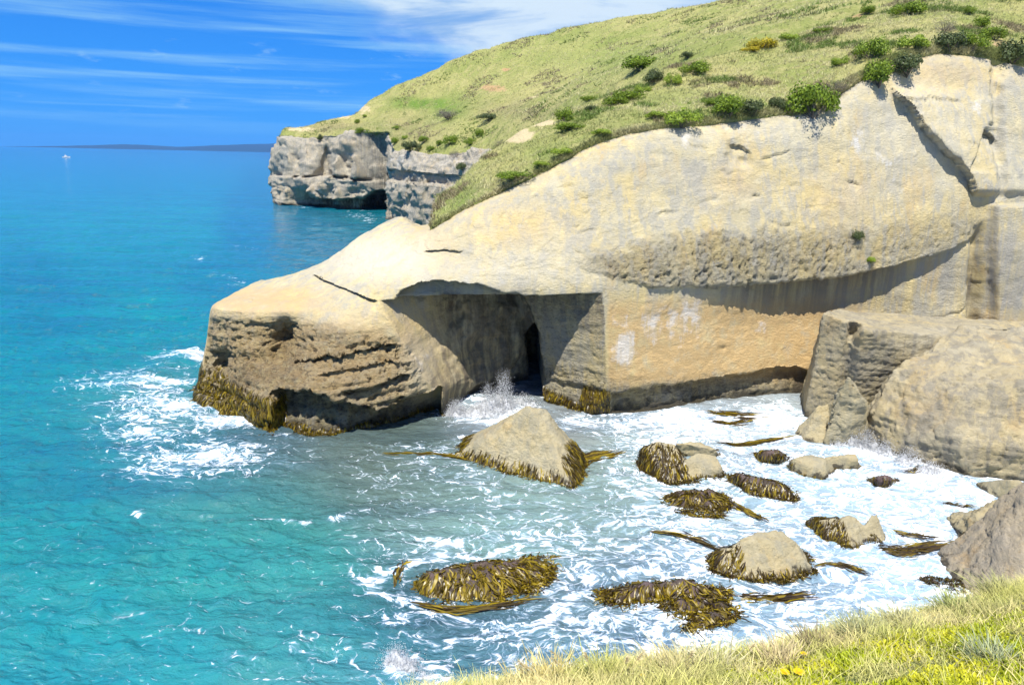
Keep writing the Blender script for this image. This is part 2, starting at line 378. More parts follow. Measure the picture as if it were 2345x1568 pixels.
net = np.array([[c[r] for c in cols] for r in range(9)])
G = loft(net, 0.15, 0.13)
a, b = proj(G)
BIG = 1e6
XX, ZZ = G[..., 0].copy(), G[..., 2].copy()
wob = fbm(np.stack([XX * 0.9, ZZ * 0.9, XX * 0], -1), 3) * 7       # ragged edges on the features, in reference pixels
a2, b2 = a + wob, b + np.roll(wob, 31, 1)
front = (G[..., 1] < 84.9) & (np.arange(G.shape[1])[None, :] > 120)
push = np.zeros_like(a)
# the sea cave
al = np.interp(b, [686, 740, 820, 900, 950, 1010], [866, 898, 943, 1000, 1012, 1018]) + wob * 0.6
bt = pl(a, [(800, 690), (866, 688), (1000, 684), (1150, 682), (1250, 677), (1380, 671), (1420, 668)])
ar = np.interp(b, [668, 800, 950], [1379, 1388, 1391])
ap = np.interp(b, [676, 740, 800, 850, 1010], [1186, 1214, 1239, 1246, 1248])
u2 = (a - al) / (ap - al)
deep = np.where(b > 785 + 40 * sst(1215 - a, -25, 12), 1.0, 0.0)
dep = np.interp(u2, [0, .02, .10, .36, .72, .86, .9, 1], [0, .5, 2.6, 7.0, 9.6, 10.6, 10.8, 9.4])
dep = np.where((u2 > 0.86) & (deep > 0), 19.0, dep)
dep = dep + 1.5 * fbm(np.stack([XX * 0.3, ZZ * 0.3, XX * 0 + 3], -1), 5, .55) * sst(u2, 0.05, 0.3)
pil = 4.9 * np.clip((ar - a) / (ar - ap), 0, 1) - 1.2 * sst(b, 900, 945)
inside = (b > bt) & (a > al) & (a < ar) & front
cave = np.where(a < ap, dep, np.maximum(pil, 0))
push += np.where(inside, cave, 0)
cavem = np.where(inside & (a < ap), 1.0, 0.0)
# scooped shallow hollow above the cave mouth
sc = pl(a, [(902, 686), (925, 662), (960, 648), (1000, 642), (1060, 645), (1110, 654), (1150, 668), (1200, 675), (1240, 679)])
scm = (b2 > sc) & (b <= bt) & (a > 902) & (a < 1240)
push += np.where(scm, 1.7, 0)
# long overhanging ledge on the right
bl = pl(a, [(1430, 666), (1600, 658), (1750, 650), (1900, 640), (2050, 612), (2150, 582), (2246, 540)]) + wob * 0.35
amp = pl(a, [(1470, 0), (1600, 0.35), (1680, 1.0), (1760, 1.5), (1880, 1.9), (2000, 1.8), (2120, 1.2), (2200, 0.6), (2246, 0), (2300, 0)])
d = b - bl
push += np.where(d > 0, amp * np.exp(-(np.maximum(d, 0) / 150) ** 2), 0)
def lip(line, depth, decay, x0, x1, jag=0.6, power=1.0):
    global push
    q = pl(a, line) + wob * jag; dd_ = b - q
    fade = sst(a, x0, x0 + 14) * sst(-a, -x1, -x1 + 14)
    push = push + np.where((dd_ > 0) & front, depth * fade * np.exp(-(np.maximum(dd_, 0) / decay) ** power), 0)
lip([(600, 905), (640, 893), (700, 893), (760, 915), (850, 945), (900, 932), (1000, 895), (1020, 893)], 2.7, 135, 618, 1012, 1.2, 6)
lip([(660, 838), (713, 823), (800, 812), (891, 790)], 1.5, 20, 665, 905, 1.1)
lip([(780, 902), (850, 886), (925, 862)], 1.2, 20, 778, 940, 0.9)
lip([(700, 868), (800, 848), (905, 830)], 0.6, 14, 720, 930, 1.2)
lip([(480, 738), (560, 742), (640, 740)], 0.22, 10, 480, 640, 1.2)
lip([(712, 628), (745, 644), (800, 667), (862, 690)], 0.9, 9, 712, 866, 0.5)
lip([(970, 576), (1010, 572), (1060, 576)], 0.5, 9, 968, 1062, 0.4)
lip([(1388, 900), (1500, 884), (1600, 872), (1700, 856), (1800, 842), (1890, 850)], 1.5, 40, 1395, 1960, 1.3, 2)
lip([(1735, 362), (1770, 355), (1815, 338)], 0.30, 9, 1738, 1815, 1.5)
lip([(1672, 330), (1700, 336), (1722, 352)], 0.55, 16, 1670, 1724, 1.2)
lip([(1500, 492), (1560, 478)], 0.25, 8, 1498, 1562, 1.0)
lip([(1700, 440), (1760, 452)], 0.3, 9, 1715, 1745, 1.0)
lip([(1930, 410), (1975, 425)], 0.3, 8, 1928, 1976, 1.0)
lip([(2246, 296), (2292, 320)], 1.1, 26, 2244, 2296, 0.5)
lip([(2256, 280), (2276, 283)], 0.6, 8, 2254, 2290, 0.3)
lip([(2240, 700), (2130, 735), (2120, 740)][::-1], 0.25, 7, 2118, 2226, 0.8)
lip([(2060, 228), (2130, 222), (2200, 236)], 0.28, 8, 2052, 2200, 1.2)
_cr = np.random.default_rng(11)
for _ in range(34):
    x0_ = _cr.uniform(1180, 2200); y0_ = _cr.uniform(300, 545) - 90 * max(0, (x0_ - 1500) / 700) + 60 * max(0, (1500 - x0_) / 300); ln_ = _cr.uniform(14, 60); sl = _cr.normal() * .45
    lip([(x0_, y0_), (x0_ + ln_ * .5, y0_ + sl * ln_ * .5 + _cr.normal() * 5), (x0_ + ln_, y0_ + sl * ln_)], _cr.uniform(.08, .20), _cr.uniform(3, 6), x0_ - 4, x0_ + ln_ + 4, 1.6)
# slab that stands proud right of the long crack
xl = np.interp(b, [195, 215, 250, 290, 345, 385, 410, 445, 455], [2040, 2046, 2082, 2106, 2158, 2200, 2214, 2226, 2228]) + wob * 0.9
ad = a - xl
push -= np.where((ad > 0) & (b > 190) & (b < 452), 1.35 * np.exp(-(np.maximum(ad, 0) / 130) ** 2) * sst(b, 190, 225) * sst(-b, -452, -430), 0)
x2 = np.interp(b, [296, 380], [2250, 2207]) + wob * 0.3
push += np.where((a > x2) & (b > 296) & (b < 392) & (a < 2300), 0.55 * np.exp(-np.maximum(a - x2, 0) / 40), 0)
push += 1.6 * np.exp(-(np.abs(a - np.interp(b, [440, 540, 730], [2258, 2246, 2236]) - wob * .35) / 14) ** 2) * sst(b, 500, 560)
push += 0.9 * np.exp(-(np.abs(a - np.interp(b, [120, 460], [2286, 2290]) - wob) / 12) ** 2) * sst(-b, -470, -420)
push += np.where((a > 2262) & (b > 470), -1.1 * sst(a, 2262, 2275), 0)
# pockets
for cx, cy_, rx, ry, dp in ((500, 832, 22, 32, 2.4), (652, 770, 22, 34, 1.6), (640, 805, 24, 34, 1.3), (1685, 350, 18, 26, 0.5), (1705, 370, 14, 12, 0.5), (1655, 800, 9, 6, 0.15)):
    push += dp * blob(a2, b2, cx, cy_, rx, ry, 3) * front
# honeycomb weathering and rough bedding
hu = pl(a, [(1300, 596), (1450, 566), (1600, 546), (1800, 542), (2000, 520), (2230, 488)])
hl = pl(a, [(1300, 606), (1400, 636), (1500, 660), (1600, 657), (1750, 650), (1900, 640), (2050, 612), (2246, 540)])
hc = sst(b2 + wob * 3, hu - 34, hu + 26) * sst(-b2, -hl - 2, -hl + 4) * sst(a2, 1295, 1400) * sst(-a2, -2260, -2215) * front
hc = hc * (1 - 0.55 * sst(a, 1750, 2050)) * (0.72 + 0.28 * sst(fbm(np.stack([XX * .35, ZZ * .5, XX * 0 + 2], -1), 4), -.25, .15))
rp = sst(b2, pl(a, [(480, 712), (600, 722), (690, 728), (800, 745), (900, 760), (990, 850)]) - 8, pl(a, [(480, 712), (600, 722), (690, 728), (800, 745), (900, 760), (990, 850)]) + 30) * sst(-a2, -1000, -900) * front
pr = sst(b2, 845, 900) * sst(a2, 1240, 1260) * sst(-a2, -2000, -1900) * 0.7 * front + 0.5 * np.where(inside & (a >= ap), 1, 0)
rough = np.clip(np.maximum(np.maximum(hc * .62, rp * .75), pr) * (1 - cavem), 0, 1)
# pits keep to the sea face: normal displacement
G[..., 1] += push
Nn = grid_normals(G)
if Nn[G.shape[0] // 2, G.shape[1] // 2, 1] > 0: Nn = -Nn
P3 = G.copy()
disp = 0.24 * fbm(P3 * 0.08, 2) + (0.07 + 0.13 * rough) * fbm(P3 * 0.45 + 9, 4)
strat = fbm(np.stack([P3[..., 0] * 0.22, P3[..., 1] * 0.22, (P3[..., 2] - 0.10 * P3[..., 0]) * 1.5], -1), 4, 0.55)
pits = np.maximum(fbm(P3 * np.array([1.5, 1.5, 2.0]) + 5, 4, 0.6) - 0.05, 0)
cells = fbm(P3 * np.array([1.7, 1.7, 1.5]) + 31, 3, 0.6, True)
q_ = fbm(P3 * np.array([.10, .10, .16]) + 13, 4) * 6; fr_ = q_ - np.floor(q_); terr = np.floor(q_) + sst(fr_, .88, 1.0)
disp += rp * (0.55 * strat - 0.95 * pits) + hc * (0.42 * cells - 0.75 * pits) + (1 - cavem) * front * 0.06 * terr + pr * (0.25 * strat - 0.3 * pits)
disp += (1 - rough) * 0.05 * fbm(P3 * np.array([1.4, 1.4, 0.5]) + 3, 4)
disp *= np.where(ZZ < -1.5, 0.3, 1)
G = G + Nn * disp[..., None]
# colour masks (mineral stains, plus shade of cave, hollow and ledge put into colour)
och = 1.05 * sst(b2, 660, 720) * sst(a2, 1385, 1400) * sst(-a2, -2060, -1880) * sst(-b2, -900, -860)
och = np.maximum(och, 0.75 * blob(a, b, 600, 690, 150, 38, 4)); och = np.maximum(och, 0.6 * blob(a, b, 980, 560, 60, 45)); och = np.maximum(och, 0.85 * blob(a, b, 720, 830, 300, 110, 4))
och = np.maximum(och, 0.45 * blob(a, b, 1680, 420, 60, 50)); och = np.maximum(och, 0.4 * blob(a, b, 1930, 450, 90, 80)); och = np.maximum(och, 0.55 * blob(a, b, 2160, 170, 120, 30)); och = np.maximum(och, 0.35 * blob(a, b, 1180, 520, 130, 60))
och = np.maximum(och, 0.7 * blob(a, b, 2300, 740, 50, 30))
wht = 0.0 * a
for cx, cy_, rx, ry, w in ((1432, 800, 34, 46, .85), (1420, 735, 30, 25, .5), (1490, 745, 40, 55, .55), (1545, 740, 30, 60, .6), (1590, 730, 34, 50, .6), (1745, 755, 24, 16, .5),
                           (1570, 325, 14, 20, .55), (1700, 300, 60, 22, .4), (1960, 330, 30, 40, .5), (2030, 380, 40, 40, .35), (2236, 240, 14, 26, .6),
                           (1110, 640, 90, 22, .3), (1800, 610, 300, 26, .3), (960, 850, 30, 40, .35), (890, 800, 30, 60, .25)):
    wht = np.maximum(wht, w * blob(a, b, cx, cy_, rx, ry, 3))
gry = 0.2 + 0.25 * cavem + 0.5 * np.where(scm, 1, 0); gry = np.maximum(gry, 0.8 * sst(a2, 2250, 2270) * sst(b, 500, 560) * sst(-b, -720, -690))  # cave and hollow greyed for their shade; grey streaks at right
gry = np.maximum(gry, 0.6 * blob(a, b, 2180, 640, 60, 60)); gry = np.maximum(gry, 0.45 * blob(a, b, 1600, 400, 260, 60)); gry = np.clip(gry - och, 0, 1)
stn_shade = 0.55 * cavem * sst(a, 940, 1040) + 0.12 * cavem  # cave interior's shade put into the rock colour
stn_shade = np.maximum(stn_shade, 0.62 * np.exp(-(np.maximum(b - bl, 0) / 70) ** 2) * (b > bl) * sst(a, 1600, 1760) * sst(-a, -2150, -2000))  # under the ledge: brown seep stains, deepened to carry its shade
stn_shade = np.maximum(stn_shade, 0.55 * np.where(inside & (a >= ap), 1, 0) * sst(-b, -800, -690))  # upper pillar darkened along with the cave
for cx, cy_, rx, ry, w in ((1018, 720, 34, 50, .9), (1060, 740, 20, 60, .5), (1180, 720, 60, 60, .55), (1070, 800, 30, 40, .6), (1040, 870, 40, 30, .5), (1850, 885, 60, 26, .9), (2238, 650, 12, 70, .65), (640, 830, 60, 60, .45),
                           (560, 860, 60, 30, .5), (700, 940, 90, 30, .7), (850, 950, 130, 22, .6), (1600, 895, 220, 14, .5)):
    stn_shade = np.maximum(stn_shade, w * blob(a, b, cx, cy_, rx, ry, 3))  # stain streaks, and darker patches in crease and undercuts
ble = np.maximum(0.95 * blob(a + wob * 2, b, 870, 590, 140, 58, 3), 0.5 * blob(a, b, 1160, 620, 190, 40)); ble = np.maximum(ble, 0.5 * blob(a, b, 2100, 300, 150, 120)); ble = np.maximum(ble, 0.4 * blob(a, b, 1700, 300, 200, 30)); ble = np.maximum(ble, 0.45 * blob(a, b, 960, 840, 40, 70))
R_, C_ = G.shape[:2]
cliff_me = mesh_np('cliff', G, grid_faces(R_, C_), M_cliff, True, dict(ochre=och.ravel(), white=wht.ravel(), grey=gry.ravel(), stain_shade=stn_shade.ravel(), rough=rough.ravel(), bleach=ble.ravel()))
cliff = add('cliff', cliff_me, kind='structure')
cliff['label'] = 'tall pale sandstone sea cliff with a square mouthed cave'
CLIFF_G = G

# ------------------------------------------------------------------ near grassy hillside
RIDGE = [(1000, 452, 81), (1030, 431, 83), (1075, 388, 85), (1135, 335, 88), (1274, 262, 93), (1345, 240, 96), (1420, 212, 98), (1520, 160, 101), (1640, 128, 104), (1737, 106, 107), (1800, 88, 109), (1992, 27, 115), (2150, -28, 118), (2300, -60, 120), (2800, -170, 126)]
rows = [[], [], [], [], [], []]
for e, g in zip(EDGE, RIDGE):
    pe, pg = aty(*e), aty(*g)
    rows[0].append(pe + np.array([0, 0.9, -0.9])); rows[1].append(pe + np.array([0, 0.15, 0.05]))
    rows[2].append(pe * 0.66 + pg * 0.34 + np.array([0, 0, 0.5])); rows[3].append(pe * 0.33 + pg * 0.67 + np.array([0, 0, 0.4]))
    rows[4].append(pg); rows[5].append(pg + np.array([1.5, 12, -7]))
HG = loft(np.array(rows), 0.5, 0.45)
a, b = proj(HG)
HG[..., 2] += 0.45 * fbm(HG * 0.16, 4) + 0.12 * fbm(HG * 0.9, 3)
HG[..., 1] -= 0.35 * fbm(HG * 0.5 + 4, 3) * (np.arange(HG.shape[0])[:, None] < 8)
bare = 0 * a
for cx, cy_, rx, ry, w in ((1180, 310, 55, 20, 1.0), (1240, 282, 40, 12, .9), (2285, 105, 40, 30, .6), (2320, 140, 30, 30, .7), (1930, 30, 90, 22, .75), (1400, 318, 60, 8, .35), (1500, 262, 30, 14, .3), (1700, 258, 240, 8, .45), (2050, 130, 40, 20, .35), (1090, 440, 60, 6, .3)):
    bare = np.maximum(bare, w * blob(a, b, cx, cy_, rx, ry))
lush = np.maximum(0.6 * blob(a, b, 1060, 450, 60, 60), 0.45 * blob(a, b, 1500, 230, 120, 30)); lush = np.maximum(lush, 0.5 * blob(a, b, 1250, 350, 60, 20))
scrub = np.maximum(0.8 * blob(a, b, 1150, 430, 60, 14), 0.6 * blob(a, b, 1450, 300, 80, 14))
orange = np.maximum(sst(a, 1800, 1900) * sst(-b, -80, -60), 0.6 * sst(a, 2240, 2280))
hill = add('hillside', mesh_np('hillside', HG, grid_faces(*HG.shape[:2]), M_grass, True, dict(bare=bare.ravel(), lush=lush.ravel(), scrub=scrub.ravel(), orange=orange.ravel())), kind='structure')
HILL_BARE = bare

# ------------------------------------------------------------------ far hill and headland
fw = [(640, 468), (735, 476), (830, 484), (878, 489), (897, 500), (960, 512), (1060, 535)]
def far_col(w, ledge, top, mid, skyl, z0=None):
    w = atz(*w) if len(w) == 2 else np.array(w, float)
    return [w + np.array([0, 0, -4.0]), w, aty(*ledge), aty(*top), aty(*mid), aty(*skyl), aty(*skyl) + np.array([-8, 60, -45])]
fc = []
L0 = [np.array(q, float) for q in [(-100, 440, -4), (-100, 440, 0), (-98, 440, 13), (-96, 436, 27), (-90, 432, 31), (-86, 432, 33), (-80, 470, 10)]]
fc.append(L0)
L1 = [np.array(q, float) for q in [(-118, 385, -4), (-118, 385, 0), (-117, 382, 13), (-112, 380, 26), (-108, 380, 31), (-104, 382, 34), (-90, 440, 10)]]
fc.append(L1)
fc.append(far_col((642, 468), (633, 402, 350), (653, 316, 352), (655, 304, 354), (660, 295, 358)))
fc.append(far_col((690, 471), (690, 406, 338), (694, 318, 344), (696, 300, 352), (700, 287, 362)))
fc.append(far_col((745, 477), (742, 404, 328), (742, 312, 336), (752, 292, 350), (765, 274, 368)))
fc.append(far_col((835, 485), (832, 418, 316), (832, 312, 322), (832, 285, 345), (815, 262, 372)))
fc.append(far_col((884, 490), (886, 420, 306), (886, 306, 312), (880, 268, 345), (852, 231, 375)))
fc.append(far_col((897, 500), (900, 428, 284), (905, 348, 292), (930, 260, 340), (950, 180, 372)))
fc.append(far_col((960, 516), (962, 414, 256), (975, 352, 264), (1020, 230, 330), (1100, 116, 360)))
fc.append(far_col((1060, 540), (1062, 404, 228), (1078, 350, 236), (1160, 190, 310), (1300, 70, 345)))
fc.append(far_col((1150, 560), (1152, 400, 205), (1160, 330, 212), (1300, 165, 290), (1500, 30, 330)))
fc.append(far_col((1300, 600), (1310, 400, 168), (1320, 262, 176), (1470, 120, 262), (1690, -2, 320)))
fc.append(far_col((1600, 700), (1600, 400, 132), (1620, 150, 142), (1750, 40, 225), (2000, -80, 300)))
fc.append(far_col((2200, 800), (2200, 400, 124), (2220, -10, 132), (2300, -70, 200), (2500, -200, 290)))
fnet = np.array([[c[r] for c in fc] for r in range(7)])
FG = loft(fnet, 0.75, 0.55)
a, b = proj(FG)
FN = grid_normals(FG)
if FN[FG.shape[0] // 3, FG.shape[1] // 2, 1] > 0: FN = -FN
topb = pl(a, [(600, 316), (653, 316), (694, 318), (742, 312), (886, 307), (897, 320), (905, 348), (1000, 354), (1078, 350), (1160, 330), (1320, 262)])
rock = sst(b, topb - 4, topb + 3) * (a < 1500)
cliffside = FG[..., 2] < 40
wob = fbm(FG * 0.10, 3) * 9
push = np.zeros_like(a)
fr = (np.arange(FG.shape[1])[None, :] > 60)
lg = pl(a, [(630, 403), (690, 406), (745, 404), (832, 418), (886, 420)]) + wob * 0.25
dd_ = b - lg
push += np.where((dd_ < 0) & (b > topb), 6.0 * np.exp(dd_ / 40.0), 0) * sst(-a, -868, -830) * fr          # the shelf halfway up
push += np.where((b > 455) & (a > 690), 5.5, 0) * sst(a, 690, 730) * sst(-a, -895, -880) * fr              # undercut at the sea
push += 22 * np.where(((np.abs(a - 856) / 34) ** 2 + (np.abs(b - 478) / 40) ** 2) < 1 + wob * 0.03, 1, 0) * fr   # sea cave
push += 6 * blob(a + wob, b, 735, 365, 13, 48, 2) + 4 * blob(a + wob, b, 790, 372, 26, 28, 3) + 4.5 * blob(a + wob, b, 712, 452, 12, 16, 3) + 4 * blob(a, b, 758, 430, 10, 34) + 3 * blob(a + wob, b, 805, 440, 14, 22)
push += 15 * sst(a, 800, 886) * sst(b, 300, 318) * sst(-a, -894, -886)
for cx, b0, k_, A_, b1 in ((700, 335, .5, 5, 404), (742, 330, .35, -5, 404), (770, 352, .45, 6, 404), (812, 350, .5, 6, 410), (668, 350, .5, 4, 404), (722, 418, .6, 6, 470), (775, 425, .55, 5, 470), (660, 425, .6, 4, 470)):
    push -= A_ * np.clip(1 - np.abs(a + wob * .4 - cx) / np.maximum(k_ * (b - b0), .5), 0, 1) * sst(b, b0, b0 + 12) * (b < b1) * fr
lf = pl(a, [(895, 392), (980, 398), (1100, 404)])
push += np.where((b - lf > 0) & (b - lf < 24) & (a > 893), 3.0, 0) * sst(-a, -1120, -1080)
push -= np.where((b - lf > 22) & (a > 893), 5.0, 0) * sst(-a, -1010, -990) * sst(a, 893, 900)
push += 4 * blob(a + wob, b, 950, 440, 8, 40) + 3 * blob(a + wob, b, 985, 440, 7, 30)
FG[..., 1] += push
dn_ = 1.6 * fbm(FG * 0.045, 4) + rock * (1.7 * fbm(FG * np.array([0.07, 0.07, 0.035]) + 7, 5, 0.62, True) + 0.9 * (lambda q: np.floor(q) + sst(q - np.floor(q), .8, 1))(fbm(FG * np.array([.05, .05, .08]) + 21, 4) * 4) + 0.7 * fbm(FG * 0.4, 3) + 0.7 * fbm(FG * np.array([.06, .06, .5]) + 2, 3))
dn_ += (1 - rock) * (0.9 * fbm(FG * 0.12 + 3, 4))
sea_ = sst(FG[..., 2], -3, 0)
FG = FG + FN * (dn_ * sea_)[..., None]
fwht = np.maximum(np.maximum(0.5 * blob(a, b, 1050, 375, 60, 20), 0.5 * blob(a, b, 930, 370, 40, 18)), np.maximum(0.55 * blob(a, b, 735, 435, 26, 16), 0.45 * blob(a, b, 800, 352, 26, 12)))
fgry = 0.45 + 0.4 * sst(a, 800, 850) * sst(-a, -894, -888)  # right-hand face greyed, its shade put into colour
fshade = np.clip(np.maximum(0.95 * sst(b, 448, 462) * sst(a, 680, 740), 0.7 * blob(a, b, 870, 400, 26, 70)), 0, 1) * sst(-a, -900, -890)  # shade of the right-hand recess painted in; darker at the sea undercut
foch = np.maximum(0.5 * blob(a, b, 800, 335, 40, 16), 0.45 * blob(a, b, 700, 440, 40, 20)); frou = 0.7 * np.ones_like(a)
# split the sheet: rock below, turf above
R_, C_ = FG.shape[:2]
F4 = grid_faces(R_, C_)
rf = ((rock.ravel() + 0.06 * fbm(FG * 0.4, 2).ravel())[F4].mean(1) > 0.5)
V = FG.reshape(-1, 3)
def subset(V, F, attrs):
    u, inv = np.unique(F, return_inverse=True); return V[u], inv.reshape(F.shape), {k: v.ravel()[u] for k, v in attrs.items()}
v_, f_, at_ = subset(V, F4[rf], dict(ochre=foch, white=fwht, grey=fgry, stain_shade=fshade, rough=frou))
add('far_headland', mesh_np('far_headland', v_, f_, M_far, True, at_), kind='structure')
bare = 0 * a
for cx, cy_, rx, ry, w in ((690, 296, 50, 9, .8), (780, 270, 40, 8, .8), (835, 250, 22, 12, .8), (1130, 205, 38, 12, .85), (1160, 158, 16, 7, .8), (1225, 222, 26, 4, .8), (1205, 315, 60, 18, .5), (1000, 250, 20, 4, .4), (1480, 55, 60, 8, .3), (820, 262, 60, 5, .5)):
    bare = np.maximum(bare, w * blob(a, b, cx, cy_, rx, ry))
lush = np.maximum(0.95 * blob(a, b, 970, 238, 80, 14, 4), 0.8 * blob(a, b, 1030, 250, 50, 30)); lush = np.maximum(lush, 0.5 * blob(a, b, 1400, 130, 200, 40))
scrub = np.maximum(0.7 * blob(a, b, 1180, 255, 90, 22), 0.8 * blob(a, b, 760, 292, 90, 14)); scrub = np.maximum(scrub, 0.6 * blob(a, b, 930, 300, 80, 40))
orange = np.maximum(blob(a, b, 1130, 205, 60, 20), blob(a, b, 1160, 158, 30, 15))
v_, f_, at_ = subset(V, F4[~rf], dict(bare=bare, lush=lush, scrub=scrub, orange=orange))
add('far_hill', mesh_np('far_hill', v_, f_, M_grassfar, True, at_), kind='structure')
FARV, FARROCK = FG, rock

# ------------------------------------------------------------------ foreground bank
FE = [(600, 1723, 6.4), (860, 1623, 7.2), (1000, 1597, 7.8), (1250, 1563, 8.4), (1500, 1521, 8.9), (1740, 1501, 9.4), (1890, 1459, 9.8), (2100, 1421, 10.4), (2230, 1381, 10.9), (2345, 1348, 11.4), (2600, 1253, 12.6), (3000, 1103, 14)]
rows = [[], [], [], [], [], []]
for vx, vy, Y in FE:
    e = aty(vx, vy, Y)
    n0 = np.array([e[0] * 0.5 + 1.0, 0.5, 22.2]); n1 = e * 0.55 + n0 * 0.45; n1[2] -= 0.15
    rows[0].append(n0); rows[1].append(n1); rows[2].append(e)
    rows[3].append(e + np.array([-0.5, 0.9, -1.3])); rows[4].append(e + np.array([-1.5, 2.2, -7])); rows[5].append(np.array([e[0] - 4, e[1] + 5, -2.0]))
BG = loft(np.array(rows), 0.12, 0.12)
BG[..., 2] += 0.10 * fbm(BG * 0.8, 3) + 0.03 * fbm(BG * 3, 2)
a, b = proj(BG)
z0 = 0 * a
add('grass_bank', mesh_np('grass_bank', BG, grid_faces(*BG.shape[:2]), M_grass, True, dict(bare=np.where(BG[..., 2] < 8, 1.0, 0).ravel(), lush=(0.4 + z0).ravel(), scrub=z0.ravel(), orange=z0.ravel())), kind='structure')

# ------------------------------------------------------------------ distant coast
m = 160; xs = np.linspace(-16500, 9000, m)
hh = np.array([pl(x, [(-16500, -20), (-13900, 0), (-12500, 60), (-11100, 125), (-10600, 125), (-10100, 80), (-9400, 100), (-8800, 150), (-6800, 250), (-2600, 300), (0, 330), (9000, 300)]) for x in xs]) * 1.0 + 9 * fbm(np.stack([xs * 0.0012, xs * 0, xs * 0], -1), 4)
hh = np.maximum(hh, -5)
prof = [(-900, -10, 0), (-500, 0, 0.25), (0, 0, 0.62), (700, 0, 1.0), (2500, 0, 0.8), (5000, -10, 0)]
DV = np.array([[(x, 21000 + p[0] + 300 * math.sin(x * 0.0006), p[1] + h * p[2]) for x, h in zip(xs, hh)] for p in prof])
DV[..., 2] += 10 * fbm(DV * 0.004, 4) * (DV[..., 2] > 5)
add('distant_coast', mesh_np('distant_coast', DV, grid_faces(*DV.shape[:2]), M_hill), kind='structure')

# ------------------------------------------------------------------ sea
ds = [17.0]
while ds[-1] < 70000:
    q = ds[-1]; ds.append(q + min(max(q * q / 24 * 0.0013, 0.11), q * 0.12))
ds = np.array(ds)
th = np.concatenate([np.linspace(-80, -40, 22)[:-1], np.linspace(-40, 40, 620), np.linspace(40, 80, 22)[1:]]) * math.pi / 180
TH, DS = np.meshgrid(th, ds)
SX, SY = np.sin(TH) * DS, np.cos(TH) * DS
spacing = np.maximum(np.gradient(DS, axis=0), DS * (80 / 620) * math.pi / 180)
def wave(k, amp, ox, seed):
    q = np.stack([SX * k[0] + SY * ox, SY * k[1] - SX * ox * 0.5, SX * 0 + seed], -1)
    f = np.exp(-(spacing * max(k) * 1.6) ** 2)
    return amp * (fbm(q, 3, 0.5, True) - 0.25) * f
SZ = wave((0.025, 0.06), 0.75, 0.01, 3.0) * sst(DS, 70, 160) + wave((0.10, 0.20), 0.55, 0.04, 1.0) + wave((0.30, 0.52), 0.34, 0.10, 5.0) + wave((0.9, 1.5), 0.13, 0.25, 9.0)
SP3 = np.stack([SX, SY, SX * 0], -1)
a, b = proj(SP3)
calm = 1 - 0.5 * sst(a, 650, 900) * sst(b, 900, 950)
SZ *= calm
SZ += 0.55 * np.exp(-((b - pl(a, [(100, 905), (300, 885), (460, 812)])) / 16) ** 2) * sst(a, 60, 220) * sst(-a, -490, -450) * (b > 700)
dw = fbm(np.stack([SX * 0.12, SY * 0.2, SX * 0], -1), 4) * 60
fo = 0.0 * a
def F(cx, cy_, rx, ry, w, p=2.0):
    global fo
    fo = np.maximum(fo, w * blob(a + dw, b + np.roll(dw, 40, 1) * 0.5, cx, cy_, rx, ry, p))
for q in [(1560, 965, 330, 42, .92), (1780, 965, 120, 50, .95), (1330, 965, 90, 30, .8), (1130, 945, 130, 36, .95), (2010, 1035, 120, 40, 1.0), (2120, 1090, 110, 50, 1.0), (2200, 1140, 130, 60, .85),
          (1900, 1170, 330, 110, .70), (2050, 1330, 260, 120, .78), (1900, 1440, 240, 50, .66), (1500, 1130, 220, 90, .56), (1530, 1240, 160, 60, .62), (1560, 1320, 150, 50, .60), (1350, 1290, 120, 50, .66),
          (1150, 1210, 260, 80, .50), (1150, 1450, 260, 50, .60), (1400, 1480, 200, 45, .58), (1000, 1260, 220, 36, .55), (830, 1340, 60, 60, .60), (900, 1420, 130, 26, .62), (930, 1530, 50, 46, .95), (1000, 1560, 60, 40, .8),
          (700, 1480, 200, 60, .40), (560, 1540, 250, 40, .40), (610, 1200, 36, 14, .78), (660, 1205, 60, 8, .6), (325, 1182, 20, 14, .74), (800, 1190, 60, 14, .55), (1000, 1040, 110, 22, .58), (960, 1020, 60, 14, .5),
          (430, 830, 80, 24, .85), (360, 880, 140, 28, .85), (250, 890, 120, 20, .7), (400, 940, 200, 46, .80), (530, 970, 120, 30, .88), (330, 990, 170, 34, .66), (470, 1060, 230, 52, .74), (380, 1085, 120, 24, .66), (640, 1060, 130, 40, .42),
          (660, 1010, 60, 8, .6), (455, 597, 14, 4, .7), (540, 640, 40, 5, .42), (570, 570, 16, 3, .5), (780, 468, 40, 2.4, .5), (700, 476, 60, 2.4, .55), (850, 500, 34, 5, .7), (820, 488, 60, 3, .55), (640, 620, 30, 4, .4)]:
    F(*q)
# rings of broken water round the two nearest weed covered rocks
for cx, cy_, rx, ry, wd, w in ((1100, 1345, 250, 76, .16, .74), (1530, 1395, 215, 90, .16, .7), (1760, 1275, 190, 78, .2, .72), (1190, 1060, 210, 70, .14, .55), (1560, 1060, 150, 80, .2, .7), (1595, 1160, 110, 55, .25, .7), (1945, 1225, 150, 62, .25, .75)):
    rr = np.sqrt(((a + dw * 1.5 - cx) / rx) ** 2 + ((b + np.roll(dw, 55, 1) * .8 - cy_) / ry) ** 2)
    fo = np.maximum(fo, w * np.exp(-((rr - 1) / wd) ** 2) * (b > 800))
fo = np.where(b < 350, 0, fo)
fo = np.maximum(fo, 0.68 * sst(a + dw, 1150, 1550) * sst(b, 915, 960) * sst(-b, -1600, -1500))
fo = np.maximum(fo, 0.52 * sst(a + dw, 900, 1200) * sst(b + dw * .5, 1110, 1200))
fo = np.maximum(fo, 0.36 * sst(a + dw, 640, 900) * sst(b, 990, 1030) * sst(-a, -1500, -1350))
